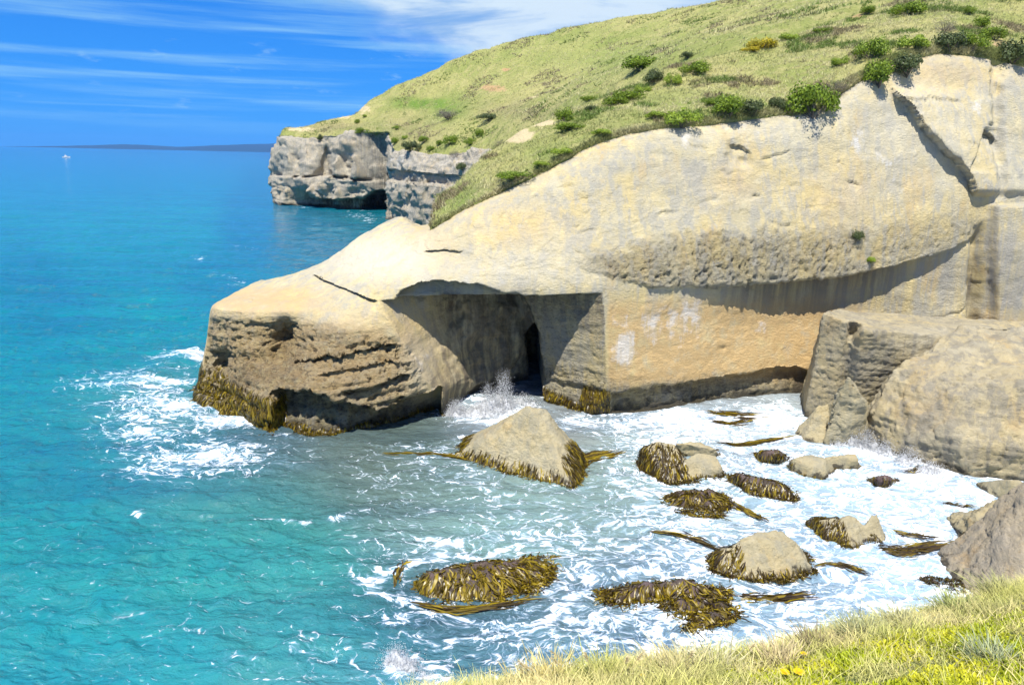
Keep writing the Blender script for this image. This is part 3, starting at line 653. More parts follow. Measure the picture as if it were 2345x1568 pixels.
fo = np.maximum(fo, (0.04 + 0.10 * sst(b, 1000, 1300)) * sst(b, 380, 520))
fo = np.maximum(fo, 0.22 * blob(a + dw, b, 500, 1480, 420, 110))
fo = np.clip(fo + 0.06 * fbm(np.stack([SX * 0.35, SY * 0.6, SX * 0 + 8], -1), 3), 0, 1)
anch = [(300, 345, 0, 0.223, 0.407), (900, 350, 0, 0.153, 0.407), (300, 420, 0, 0.3, 0.388), (300, 520, 0, 0.325, 0.359), (700, 520, 0.0, 0.236, 0.349), (850, 500, 0.01, 0.26, 0.31), (300, 620, 0, 0.282, 0.349), (120, 700, 0, 0.223, 0.33), (500, 680, 0, 0.24, 0.339), (100, 800, 0.0, 0.29, 0.339), (380, 780, 0, 0.308, 0.339), (150, 960, 0.01, 0.268, 0.31), (400, 960, 0.08, 0.29, 0.28), (200, 1100, 0.012, 0.253, 0.31), (420, 1090, 0.04, 0.242, 0.28), (150, 1250, 0.015, 0.308, 0.32), (480, 1290, 0.03, 0.363, 0.335), (200, 1420, 0.02, 0.352, 0.36), (250, 1540, 0.03, 0.396, 0.41), (700, 1450, 0.06, 0.396, 0.365), (720, 1330, 0.06, 0.374, 0.32), (850, 1080, 0.14, 0.196, 0.149), (780, 1030, 0.15, 0.19, 0.154), (1000, 1140, 0.17, 0.27, 0.24), (620, 1040, 0.11, 0.17, 0.2), (620, 1150, 0.05, 0.29, 0.25), (1150, 1190, 0.252, 0.397, 0.338), (1080, 1260, 0.231, 0.435, 0.39), (1320, 1170, 0.294, 0.429, 0.351), (1420, 1080, 0.263, 0.358, 0.312), (1600, 1250, 0.31, 0.41, 0.4), (1900, 1150, 0.4, 0.53, 0.58), (1600, 960, 0.42, 0.47, 0.48), (1250, 985, 0.32, 0.34, 0.32), (2100, 1300, 0.45, 0.6, 0.7), (2200, 1180, 0.48, 0.6, 0.68), (1700, 1460, 0.27, 0.4, 0.43), (1900, 1470, 0.4, 0.54, 0.62), (1800, 1395, 0.16, 0.22, 0.22), (1150, 1480, 0.15, 0.34, 0.345), (1350, 1400, 0.24, 0.36, 0.35), (990, 1345, 0.07, 0.12, 0.14), (1150, 1400, 0.07, 0.11, 0.12), (1450, 1410, 0.12, 0.16, 0.17), (1450, 1230, 0.168, 0.256, 0.26), (900, 1568, 0.1, 0.38, 0.4), (1300, 1540, 0.2, 0.37, 0.38)]
wsum = 1e-9; wc = 0
dw2 = dw * 0.5
for x_, y_, r_, g_, bl_ in anch:   # water colours by depth and silt
    sg = 95 if y_ > 700 else 55
    w = np.exp(-(((a + dw2 - x_) / (sg * 1.7)) ** 2 + ((b + dw2 * 0.4 - y_) / sg) ** 2)) + 1e-12 / (1 + ((a - x_) / 400) ** 2 + ((b - y_) / 200) ** 2)
    wsum = wsum + w; wc = wc + w[..., None] * np.array([r_, g_, bl_])
wcol = wc / wsum[..., None]
wcol = wcol * (0.64 - 0.03 * sst(b, 1150, 1400) + 0.12 * sst(a, 900, 1700) * sst(b, 880, 960))[..., None]
# where the camera does not look the open sea goes on
out = ((a < -60) | (a > 2420) | (b > 1640) | (b < 330) | (b != b))
wcol = np.where(out[..., None] & (SX < 20)[..., None], np.array([.006, .13, .19]), wcol)

def sea_material():
    m, t, p = new_mat('sea_water')
    pos = t.nodes.new('ShaderNodeNewGeometry').outputs['Position']
    wcl, fd = attr(t, 'wcol', 0), attr(t, 'foam')
    cam_d_ = val(t, 'LENGTH', 0.0) if False else None
    # warped coordinates so that foam forms curling threads
    w1 = noise(t, mapping(t, pos, (0.20, 0.26, 0.2)), 1.0, 3, 0.55, 0.0, 1)
    vm = t.nodes.new('ShaderNodeVectorMath'); vm.operation = 'MULTIPLY_ADD'
    t.links.new(w1, vm.inputs[0]); vm.inputs[1].default_value = (5.5, 4.0, 0); t.links.new(pos, vm.inputs[2])
    wp = vm.outputs[0]
    w2 = noise(t, mapping(t, wp, (0.9, 1.1, 0.5)), 1.0, 3, 0.6, 0.0, 1)
    vm2 = t.nodes.new('ShaderNodeVectorMath'); vm2.operation = 'MULTIPLY_ADD'
    t.links.new(w2, vm2.inputs[0]); vm2.inputs[1].default_value = (1.3, 1.0, 0); t.links.new(wp, vm2.inputs[2])
    wp2 = vm2.outputs[0]
    def thread(vec, sc, wid):
        n = noise(t, mapping(t, vec, (sc * 0.75, sc * 1.05, 0.3)), 1.0, 2, 0.5)
        q = val(t, 'ABSOLUTE', val(t, 'SUBTRACT', n, 0.5)); return rampv(t, q, wid, 0.0, 0, 1, False)
    t1, t2, t3 = thread(wp2, 0.62, 0.055), thread(wp2, 1.5, 0.075), thread(wp2, 3.6, 0.11)
    patch = noise(t, mapping(t, wp, (0.62, 0.95, 0.4)), 1.0, 8, 0.70)
    fine = noise(t, mapping(t, wp2, (4.0, 6.0, 1)), 1.0, 5, 0.75)
    pat = val(t, 'ADD', val(t, 'ADD', val(t, 'MULTIPLY', t1, 0.42), val(t, 'MULTIPLY', t2, 0.36)), val(t, 'MULTIPLY', t3, 0.20))
    pat = val(t, 'ADD', pat, val(t, 'MULTIPLY', val(t, 'SUBTRACT', patch, 0.5), 0.75))
    pat = val(t, 'ADD', pat, val(t, 'MULTIPLY', val(t, 'SUBTRACT', fine, 0.5), 0.55))
    lo = val(t, 'SUBTRACT', 0.99, val(t, 'MULTIPLY', fd, 1.12))
    core = rampv(t, val(t, 'SUBTRACT', pat, lo), -0.08, 0.36)
    soft = rampv(t, val(t, 'SUBTRACT', val(t, 'ADD', patch, val(t, 'MULTIPLY', fine, 0.35)), val(t, 'SUBTRACT', 1.27, val(t, 'MULTIPLY', fd, 0.84))), 0.0, 0.45)
    foam = val(t, 'MAXIMUM', core, val(t, 'MULTIPLY', soft, 0.85))
    halo = rampv(t, val(t, 'SUBTRACT', pat, lo), -0.34, 0.16)
    # aerated water round the foam is paler
    c = mixc(t, val(t, 'MULTIPLY', halo, val(t, 'MULTIPLY', fd, 0.75)), wcl, (0.38, 0.58, 0.68))
    var = noise(t, mapping(t, pos, (0.06, 0.20, 0.1)), 1.0, 7, 0.68)
    c = mixc(t, rampv(t, var, 0.35, 0.65, 0.0, 0.5), c, mixc(t, 1.0, c, (0.55, 0.62, 0.8), 'MULTIPLY'))
    var2 = noise(t, mapping(t, pos, (0.012, 0.05, 0.1), (3, 8, 1)), 1.0, 6, 0.7)
    c = mixc(t, rampv(t, var2, 0.42, 0.60, 0.0, 0.40), c, mixc(t, 1.0, c, (0.5, 0.66, 0.9), 'MULTIPLY'))
    c = mixc(t, val(t, 'MULTIPLY', foam, 0.94), c, (0.86, 0.89, 0.92))
    t.links.new(c, p.inputs['Base Color'])
    t.links.new(rampv(t, foam, 0, 1, 0.07, 0.75), p.inputs['Roughness'])
    p.inputs['IOR'].default_value = 1.33
    t.links.new(rampv(t, foam, 0, 1, 0.6, 0.1), p.inputs['Specular IOR Level'])
    r1 = noise(t, mapping(t, pos, (0.55, 1.0, 0.5), rot=(0, 0, 0.12)), 1.0, 6, 0.62, 0.4)
    r2 = noise(t, mapping(t, pos, (2.2, 4.0, 1.0), rot=(0, 0, -0.2)), 1.0, 4, 0.6, 0.6)
    r0 = noise(t, mapping(t, pos, (0.07, 0.16, 0.1)), 1.0, 4, 0.6, 0.3)
    nb = bump(t, None, r0, 0.6, 2.6)
    nb = bump(t, None, r1, 0.8, 0.6, nb)
    nb = bump(t, None, r2, 0.7, 0.14, nb)
    bump(t, p, foam, 0.6, 0.08, nb)
    return m
M_sea = sea_material()
SEA = np.stack([SX, SY, SZ], -1)
sea = add('sea', mesh_np('sea', SEA, grid_faces(*SEA.shape[:2]), M_sea, True, dict(wcol=wcol.reshape(-1, 3), foam=fo.ravel())), kind='structure')

# ================================================================== THINGS
DG = None
def remeshed(bm, voxel):
    me = bpy.data.meshes.new('tmp'); bm.to_mesh(me); bm.free()
    o = bpy.data.objects.new('tmp', me); COL.objects.link(o)
    md = o.modifiers.new('r', 'REMESH'); md.mode = 'VOXEL'; md.voxel_size = voxel
    dg = bpy.context.evaluated_depsgraph_get()
    out = bpy.data.meshes.new_from_object(o.evaluated_get(dg))
    bpy.data.objects.remove(o); bpy.data.meshes.remove(me)
    return out
def verts_np(me):
    v = np.empty(len(me.vertices) * 3, np.float32); me.vertices.foreach_get('co', v); return v.reshape(-1, 3).astype(float)
def normals_np(me):
    v = np.empty(len(me.vertices) * 3, np.float32); me.vertex_normals.foreach_get('vector', v); return v.reshape(-1, 3).astype(float)
def rock_mesh(name, hulls, voxel, mat, seed, smooth=3, amp=(0.35, 0.14, 0.05), freq=(0.35, 1.1, 3.2), strata=0.0, facets=0):
    bm = bmesh.new()
    for pts in hulls:
        vs = [bm.verts.new(p) for p in pts]
        r = bmesh.ops.convex_hull(bm, input=vs)
        bmesh.ops.delete(bm, geom=[g for g in set(r['geom_interior'] + r['geom_unused']) if isinstance(g, bmesh.types.BMVert)], context='VERTS')
    me = remeshed(bm, voxel)
    V = verts_np(me)
    rr_ = np.random.default_rng(seed); mid = V.mean(0); ext = (V.max(0) - V.min(0)) * 0.5
    for _ in range(facets):
        nrm = rr_.normal(size=3) / ext; nrm[2] = abs(nrm[2]) * 0.8; nrm /= np.linalg.norm(nrm)
        h = (V - mid) @ nrm; lim = np.quantile(h, 0.90 + 0.08 * rr_.random()); V = V - np.maximum(h - lim, 0)[:, None] * nrm * 0.75
    E_ = np.empty(len(me.edges) * 2, np.int32); me.edges.foreach_get('vertices', E_); E_ = E_.reshape(-1, 2)
    deg = np.bincount(E_.ravel(), minlength=len(V))[:, None]
    for _ in range(smooth):
        S = np.zeros_like(V); np.add.at(S, E_[:, 0], V[E_[:, 1]]); np.add.at(S, E_[:, 1], V[E_[:, 0]])
        V = V * 0.4 + 0.6 * S / np.maximum(deg, 1)
    me.vertices.foreach_set('co', V.astype(np.float32).ravel()); me.update()
    Nn = normals_np(me)
    d = amp[0] * fbm(V * freq[0] + seed * 3.1, 3) + amp[1] * fbm(V * freq[1] + seed, 4) + amp[2] * fbm(V * freq[2] + seed, 3, 0.6)
    d -= amp[1] * 1.2 * np.maximum(fbm(V * freq[1] * 1.6 + 40 + seed, 3, 0.6) - 0.12, 0)
    d -= amp[1] * 1.0 * np.exp(-(fbm(V * freq[0] * 1.3 + 11 * seed, 3) / 0.02) ** 2)        # a few cracks
    q_ = fbm(V * freq[0] * 1.2 + 5 * seed, 3) * 5; fr_ = q_ - np.floor(q_); d += amp[1] * .45 * (np.floor(q_) + sst(fr_, .8, 1.0))
    if strata: d += strata * fbm(V * np.array([0.3, 0.3, 1.9]) + seed, 3)
    V = V + Nn * d[:, None]
    me.vertices.foreach_set('co', V.astype(np.float32).ravel())
    me.polygons.foreach_set('use_smooth', np.ones(len(me.polygons), bool)); me.update()
    me.name = name; me.materials.clear(); me.materials.append(mat)
    return me
def recentre(me):
    V = verts_np(me); c = np.array([V[:, 0].mean(), V[:, 1].mean(), max(V[:, 2].min(), 0.0)])
    me.vertices.foreach_set('co', (V - c).astype(np.float32).ravel()); me.update(); return c
def bvh_of(V, F): return BVHTree.FromPolygons([tuple(v) for v in V], [tuple(int(i) for i in f) for f in F])
def faces_of(me):
    me.calc_loop_triangles(); f = np.empty(len(me.loop_triangles) * 3, np.int32); me.loop_triangles.foreach_get('vertices', f); return f.reshape(-1, 3)

# ---- ribbons: kelp blades and grass share one builder
def ribbons(paths, widths, cols0, cols1, side=None):
    """paths (n,k,3); widths (n,k); colours per blade root->tip -> V, F, colour"""
    paths = np.asarray(paths); n, k, _ = paths.shape
    tan = np.gradient(paths, axis=1)
    if side is None:
        side = np.cross(tan, np.array([0, 0, 1.0]) + 0.35 * rng.normal(size=(n, 1, 3)))
    side = side / np.maximum(np.linalg.norm(side, axis=-1, keepdims=True), 1e-6)
    A = paths + side * widths[..., None] * 0.5; B = paths - side * widths[..., None] * 0.5
    V = np.stack([A, B], 2).reshape(-1, 3)
    i = (np.arange(n)[:, None] * k + np.arange(k - 1)[None, :]).ravel() * 2
    F = np.stack([i, i + 1, i + 3, i + 2], -1)
    t = np.linspace(0, 1, k)[None, :, None]
    c = cols0[:, None, :] * (1 - t) + cols1[:, None, :] * t
    C = np.repeat(c[:, :, None, :], 2, 2).reshape(-1, 3)
    return V, F, C
KD, KO, KY = np.array([0.022, 0.011, 0.003]), np.array([0.085, 0.056, 0.003]), np.array([0.33, 0.24, 0.008])
def kelp_cols(n, bright=0.5):
    u = rng.random((n, 1)); r = np.where(u < 1 - bright, KD + (KO - KD) * rng.random((n, 1)), KO + (KY - KO) * rng.random((n, 1)) ** 1.2)
    r2 = r * (0.7 + 0.9 * rng.random((n, 1))); return r * 0.7, r2
def kelp_on(V, F, sel, n, length, width, bright, out_flow=0.5, jitter=0.7):
    """blades rooted on a rock surface (world coords), hanging down it and trailing on the water"""
    V = np.asarray(V); tri = V[F]; cen = tri.mean(1); nr = np.cross(tri[:, 1] - tri[:, 0], tri[:, 2] - tri[:, 0]); ar_ = np.linalg.norm(nr, axis=1)
    w = ar_ * sel(cen) * (cen[:, 2] > -0.3); w = w / w.sum()
    ids = rng.choice(len(F), n, p=w); bv = bvh_of(V, F)
    n = int(n * 1.7); width = width * .55; length = length * 1.15; mid = cen.mean(0); K = 9;
    ids = rng.choice(len(F), n, p=w); P = np.zeros((n, K, 3)); S = np.zeros((n, K, 3))
    for i, f in enumerate(ids):
        r = rng.dirichlet((1, 1, 1)); p = (tri[f] * r[:, None]).sum(0); nn = nr[f] / max(ar_[f], 1e-9)
        if (p - mid) @ nn < 0 and nn[2] < 0.2: nn = -nn if (p - mid)[:2] @ nn[:2] < 0 else nn
        ln = length * rng.uniform(0.45, 1.25) / (K - 1); off = rng.uniform(0.02, 0.20)
        rad = (p - mid) * np.array([1, 1, 0]); rad /= max(np.linalg.norm(rad), 1e-6)
        jit = rng.normal(size=3) * 0.35 * jitter; tw = rng.choice((-1, 1)) * rng.uniform(.3, 1.2)
        for k in range(K):
            P[i, k] = p + nn * (off * (0.3 + 0.7 * math.sin(math.pi * k / (K - 1))))
            sd = np.cross(nn, np.array([0, 0, -1.0]) + 0.01); S[i, k] = sd + jit * 0.5 + rng.normal(size=3) * 0.12
            if p[2] < 0.10:
                d_ = rad * out_flow + jit * 1.6 + np.array([rad[1], -rad[0], 0]) * tw; d_[2] = 0; p = p + d_ / max(np.linalg.norm(d_), 1e-6) * ln * .45; jit = jit + rng.normal(size=3) * .2; p[2] = 0.06 + 0.05 * rng.random(); nn = np.array([0, 0, 1.0]); continue
            d_ = np.array([0, 0, -1.0]) + 0.12 * rad + jit * 0.5; d_ -= nn * (d_ @ nn); d_ /= max(np.linalg.norm(d_), 1e-6)
            p = p + d_ * ln; jit = jit + rng.normal(size=3) * .12 * jitter
            q = bv.find_nearest(Vector(p))
            if q[0] is not None and q[3] < 1.2:
                nq = np.array(q[1])
                if nq @ nn < -0.2: nq = -nq
                p, nn = np.array(q[0]), nq
    wd = width * rng.uniform(0.5, 1.4, (n, 1)) * np.array([0.4, 0.8, 1, 1, 1, 1, 0.85, 0.6, 0.15])[None, :]
    c0, c1 = kelp_cols(n, bright)
    return ribbons(P, wd, c0, c1, S)

REGISTRY = {}
def boulder(label, hulls, voxel=0.14, mat=None, kelp=None, seed=1, name='boulder', cat='boulder', **kw):
    me = rock_mesh('boulder', hulls, voxel, mat or M_bould, seed, **kw)
    V, F_ = verts_np(me), faces_of(me)
    c = recentre(me)
    o = add(name, me, label=label, cat=cat, group='rocks in the surf', loc=c)
    if kelp:
        for kq in (kelp if isinstance(kelp, list) else [kelp]):
            v, f, cc = kelp_on(V, F_, **kq)
            add('kelp', mesh_np('kelp', v - c, f, M_kelp, True, dict(col=cc)), parent=o, kind='stuff')
    return o
def A(*q): return aty(*q)
def base(lst, dz=-2.0, back_=0.0, z=0.0):
    r = []
    for q in lst:
        w = atz(q[0], q[1], z); r += [w, w + np.array([0, 0.3, dz])]
        if back_: r += [w + np.array([0, back_, dz]), w + np.array([0, back_, 0.1])]
    return r
def zlow(z, soft=0.4): return lambda c: sst(-c[:, 2], -z - soft, -z)
def ell(*es):
    def f(c):
        x, y = proj(c); r = 0 * x
        for cx, cy_, rx, ry in es: r = np.maximum(r, 1.0 * (((x - cx) / rx) ** 2 + ((y - cy_) / ry) ** 2 < 1))
        return r
    return f
def either(*fs): return lambda c: np.maximum.reduce([f(c) for f in fs])
M_dark = rock_material('weedy_rock', (0.10, 0.08, 0.06), (0.14, 0.10, 0.09), (0.17, 0.12, 0.11), 1.5, wet=0.3)

# ---- rocks standing in the bay
boulder('pale pyramid shaped rock rising from the water before the cave', [[A(1208, 926, 55.6), A(1252, 938, 55.8), A(1098, 1003, 57), A(1270, 985, 55), A(1228, 940, 58)] + base([(1033, 1050), (1170, 1088), (1312, 1122), (1330, 1108)]) + base([(1060, 1030), (1345, 1072)], back_=2.5)],
        kelp=dict(sel=either(zlow(0.75, .5), ell((1320, 1060, 40, 60))), n=1100, length=1.6, width=0.15, bright=.55), seed=2, smooth=1, amp=(.16, .10, .05))
boulder('low rock wholly draped in olive kelp, ringed by foam, nearest the open water', [[A(985, 1312, 37.2), A(1060, 1288, 38.6), A(1150, 1284, 39), A(1215, 1292, 39.4), A(1255, 1318, 39)] + base([(955, 1372), (1080, 1390), (1190, 1376), (1268, 1328)], back_=2.2)],
        mat=M_dark, kelp=dict(sel=lambda c: np.ones(len(c)), n=1700, length=2.0, width=0.18, bright=.7), seed=3, amp=(.3, .15, .05))
boulder('broad low kelp mound awash, the rock closest to the grassy bank', [[A(1400, 1362, 36.4), A(1480, 1335, 37.4), A(1560, 1330, 37.6)] + base([(1372, 1385), (1440, 1400), (1560, 1372)], back_=1.2), [A(1560, 1332, 37.6), A(1610, 1362, 36.6), A(1662, 1385, 36)] + base([(1520, 1400), (1570, 1450), (1685, 1412)], back_=2.2)],
        mat=M_dark, kelp=dict(sel=lambda c: np.ones(len(c)), n=1500, length=1.8, width=0.18, bright=.55), seed=4, amp=(.35, .2, .05))
boulder('rounded pale boulder with brown kelp along its left side and foot', [[A(1700, 1228, 40.6), A(1745, 1212, 41.2), A(1798, 1210, 41.4), A(1826, 1238, 40.6), A(1862, 1292, 39.8), A(1700, 1290, 39.8)] + base([(1680, 1322), (1800, 1336), (1876, 1318)], back_=2.5) + [A(1645, 1262, 40.8)] + base([(1632, 1316)], back_=1.5)],
        kelp=[dict(sel=either(zlow(.35, .3), ell((1662, 1285, 46, 62))), n=950, length=1.4, width=0.14, bright=.35)], seed=5, amp=(.22, .14, .06))
boulder('pale rock with two blunt peaks and kelp on its left flank', [[A(1930, 1182, 44.2), A(1950, 1175, 44.6), A(1972, 1186, 44.4), A(1925, 1230, 43.6)] + base([(1890, 1235), (1962, 1264), (1992, 1250)], back_=1.5), [A(1945, 1200, 44.2), A(2005, 1196, 44.4)] + base([(1930, 1256), (2030, 1250)], back_=1.6), [A(1990, 1180, 44.6), A(2008, 1174, 44.8), A(2030, 1222, 44.4)] + base([(1985, 1252), (2034, 1246)], back_=1.5), [A(1880, 1190, 44.6), A(1925, 1186, 44.4)] + base([(1854, 1208), (1890, 1240), (1930, 1250)], back_=1.0)],
        kelp=[dict(sel=either(ell((1895, 1215, 48, 36)), ell((1935, 1248, 30, 14)), ell((1995, 1238, 16, 18))), n=600, length=0.9, width=0.13, bright=.4)], seed=6, amp=(.15, .1, .05), smooth=2)
boulder('flat pale rock with a tall dark kelp clump heaped on its left', [[A(1545, 1012, 57), A(1600, 1009, 57.4), A(1642, 1030, 56.5)] + base([(1560, 1040), (1648, 1044)], back_=1.2), [A(1572, 1046, 53.8), A(1600, 1034, 54.4), A(1640, 1040, 54.4), A(1654, 1070, 53.2)] + base([(1575, 1100), (1655, 1096)], back_=1.6), [A(1478, 1020, 55), A(1505, 1003, 55.2), A(1545, 1012, 55.2)] + base([(1466, 1078), (1530, 1112), (1600, 1108)], back_=2.0)],
        kelp=[dict(sel=either(zlow(.35, .3), ell((1510, 1060, 62, 62))), n=1300, length=1.3, width=0.15, bright=.3)], seed=7, amp=(.15, .1, .05))
boulder('round kelp hummock below the flat pale rock, mid bay', [[A(1562, 1122, 49.6), A(1620, 1119, 49.8), A(1648, 1140, 49)] + base([(1528, 1165), (1562, 1186), (1650, 1190), (1666, 1160)], back_=1.6)], mat=M_dark,
        kelp=dict(sel=lambda c: np.ones(len(c)), n=950, length=1.7, width=0.16, bright=.45), seed=8)
boulder('long low ridge of dark kelp sloping to the right, mid bay', [[A(1690, 1082, 51.8), A(1742, 1094, 51), A(1792, 1114, 50)] + base([(1668, 1102), (1722, 1138), (1826, 1150), (1808, 1120)], back_=1.0)], mat=M_dark,
        kelp=dict(sel=lambda c: np.ones(len(c)), n=850, length=1.3, width=0.15, bright=.38), seed=9)
boulder('long flat pale slab just left of the breaking wave', [[A(1813, 1047, 54.6), A(1850, 1040, 55.4), A(1895, 1050, 54.6), A(1880, 1075, 53.6)] + base([(1812, 1082), (1884, 1101), (1912, 1078)], back_=1.3), [A(1892, 1044, 55.6), A(1960, 1038, 56), A(1966, 1052, 55.4)] + base([(1890, 1076), (1968, 1070)], back_=1.0)],
        kelp=dict(sel=either(zlow(.2, .2), ell((1812, 1075, 12, 22))), n=160, length=0.6, width=0.1, bright=.4), seed=10, amp=(.12, .08, .05), smooth=1)
boulder('small kelp lump touching the long flat slab', [[A(1752, 1033, 56), A(1785, 1034, 56)] + base([(1733, 1050), (1770, 1062), (1812, 1056)], back_=1)], mat=M_dark, kelp=dict(sel=lambda c: np.ones(len(c)), n=200, length=1.0, width=0.14, bright=.45), seed=11)
boulder('tiny kelp lump alone in white water right of the slab', [[A(2012, 1092, 52), A(2035, 1090, 52)] + base([(1996, 1112), (2040, 1118), (2062, 1106)], back_=.8)], mat=M_dark, kelp=dict(sel=lambda c: np.ones(len(c)), n=120, length=0.9, width=0.12, bright=.3), seed=12)
boulder('small kelp covered rock at the seaward foot of the spur', [[A(452, 838, 79), A(468, 825, 79.5), A(490, 828, 79.5)] + base([(446, 858), (480, 864), (500, 858)], back_=2)], mat=M_dark, kelp=dict(sel=lambda c: np.ones(len(c)), n=160, length=1.2, width=0.16, bright=.45), seed=13)
boulder('dark weedy rock tucked below the grassy bank', [[A(2150, 1335, 39.4), A(2190, 1332, 39.6)] + base([(2130, 1350), (2170, 1372), (2215, 1362)], back_=1)], mat=M_dark, kelp=dict(sel=lambda c: np.ones(len(c)), n=200, length=0.8, width=0.12, bright=.12), seed=14)

# ---- fallen blocks on the right
_bb = [np.array([52, 66, -2.]), np.array([52, 80, -2.]), np.array([30, 76, -2.])]
boulder('tall square block with a flat sunlit top beside the cliff', [
    [A(1884, 716, 65.6), A(1942, 738, 64.2), A(1922, 706, 73), A(1962, 720, 73)] + [A(1876, 905, 68.2), A(1936, 925, 66.6), np.array([28.6, 68.5, -2.]), np.array([30.6, 67.2, -2.]), np.array([31, 76, -2.]), np.array([34, 76, -2.])],
    [A(1976, 752, 63.0), A(2108, 764, 63.8), A(2112, 800, 63.8), A(1960, 714, 73), A(2350, 735, 76), A(2350, 800, 66), A(1974, 905, 66.2), A(2102, 900, 67.0), np.array([32.4, 67.0, -2.]), np.array([40, 67.0, -2.])] + _bb,
    [A(1930, 727, 65.6), A(1985, 742, 64.6), A(1926, 708, 73), A(1985, 716, 73), A(1946, 790, 67.0), A(1975, 790, 66.4), A(1950, 900, 70), A(1975, 900, 70)]],
        voxel=0.15, mat=M_big, seed=20, smooth=0, amp=(.15, .08, .08), freq=(.22, .8, 2.6), strata=.10)
boulder('huge rounded boulder filling the right edge, surf breaking at its foot', [[A(1992, 945, 61), A(2044, 842, 61.5), A(2112, 800, 62), A(2205, 742, 66), A(2350, 742, 67), A(2560, 760, 68), A(2240, 880, 56.8), A(2345, 870, 55.6), A(2560, 900, 55), A(2076, 930, 58.6), A(2200, 1010, 55), A(2345, 1020, 53.4), A(2560, 1040, 53)] + base([(1996, 1014), (2100, 1062), (2210, 1094), (2345, 1106), (2560, 1120)]) + [np.array([60, 70, -2.]), np.array([34, 68, -2.])]],
        voxel=0.17, mat=M_big, seed=21, smooth=1, amp=(.9, .15, .13), freq=(.20, .8, 2.8), strata=.16)
boulder('narrow pointed leaning slab in shade against the square block', [[A(1944, 861, 59.6), A(1984, 918, 59.6), A(1907, 900, 60), A(1990, 985, 60.6)] + base([(1888, 1020), (1992, 1008)]) + [A(1950, 868, 61.2), A(1984, 925, 62)] + [np.array([29, 63, -2.]), np.array([32, 63, -2.])]], seed=22, smooth=1, amp=(.2, .14, .06))
boulder('small pale rock wedged left of the pointed slab', [[A(1872, 924, 63), A(1900, 921, 63.2), A(1843, 985, 62.6), A(1895, 985, 61.6)] + base([(1838, 1012), (1884, 1020), (1905, 1016)], back_=2)], seed=23, smooth=1, amp=(.12, .1, .05))
boulder('pale pitted rock with kelp foot right of the bay, behind the brown slab', [[A(2345, 1122, 45), A(2275, 1143, 44.8), A(2226, 1184, 44.4), A(2450, 1110, 46)] + base([(2218, 1240), (2240, 1264), (2320, 1310), (2500, 1330)], back_=3)], seed=24, amp=(.25, .2, .08),
        kelp=dict(sel=ell((2235, 1240, 32, 34)), n=160, length=.8, width=.12, bright=.3))
boulder('big smooth brown slab leaning at the right edge above the grass', [[A(2352, 1128, 40.2), A(2246, 1285, 39), A(2460, 1000, 41), A(2600, 1050, 41), A(2330, 1250, 37.6)] + base([(2224, 1350), (2260, 1400), (2400, 1480), (2600, 1480)], back_=4)], mat=M_brown, seed=25, amp=(.25, .16, .06), smooth=2)
boulder('small smooth tan rock in the corner below the huge boulder', [[A(2312, 1096, 50), A(2345, 1108, 50.2), A(2335, 1098, 51)] + base([(2262, 1134), (2345, 1156), (2400, 1150)], back_=2)], seed=26, amp=(.1, .06, .03), smooth=4)

# ---- kelp fringes on the cliff foot
def cliff_patch(mask):
    f = grid_faces(*CLIFF_G.shape[:2]); V = CLIFF_G.reshape(-1, 3); x, y = proj(V); k = mask(x, y, V)
    f = f[k[f].all(1)]; u, inv = np.unique(f, return_inverse=True); inv = inv.reshape(f.shape)
    return V[u], np.concatenate([inv[:, [0, 1, 2]], inv[:, [0, 2, 3]]])
def fringe(label, mask, sel, **kw):
    V, F_ = cliff_patch(mask); v, f, c = kelp_on(V, F_, sel, **kw)
    o0 = v.mean(0) * np.array([1, 1, 0])
    add('kelp_fringe', mesh_np('kelp_fringe', v - o0, f, M_kelp, True, dict(col=c)), label=label, cat='kelp', group='kelp hanging on the cliff foot', kind='stuff', loc=o0)
fringe('dense olive kelp curtain hanging on the seaward foot of the spur', lambda x, y, V: (x > 425) & (x < 660) & (V[:, 2] < 5) & (V[:, 2] > -.5) & (V[:, 1] < 75), lambda c: sst(-c[:, 2], -3.6, -2.6), n=4200, length=2.2, width=.15, bright=.72, jitter=.25)
fringe('short dark kelp fringe along the shaded foot of the spur beside the cave', lambda x, y, V: (x > 640) & (x < 1015) & (V[:, 2] < 2) & (V[:, 2] > -.5) & (V[:, 1] < 72), lambda c: sst(-c[:, 2], -0.9, -0.3), n=1500, length=1.1, width=.13, bright=.45, jitter=.35)
fringe('brown kelp on the foot of the pillar right of the cave', lambda x, y, V: (x > 1240) & (x < 1398) & (V[:, 2] < 3) & (V[:, 2] > -.5) & (V[:, 1] < 74), lambda c: sst(-c[:, 2], -1.9 + 0.012 * (proj(c)[0] - 1250), -.9), n=1200, length=1.2, width=.13, bright=.4, jitter=.35)

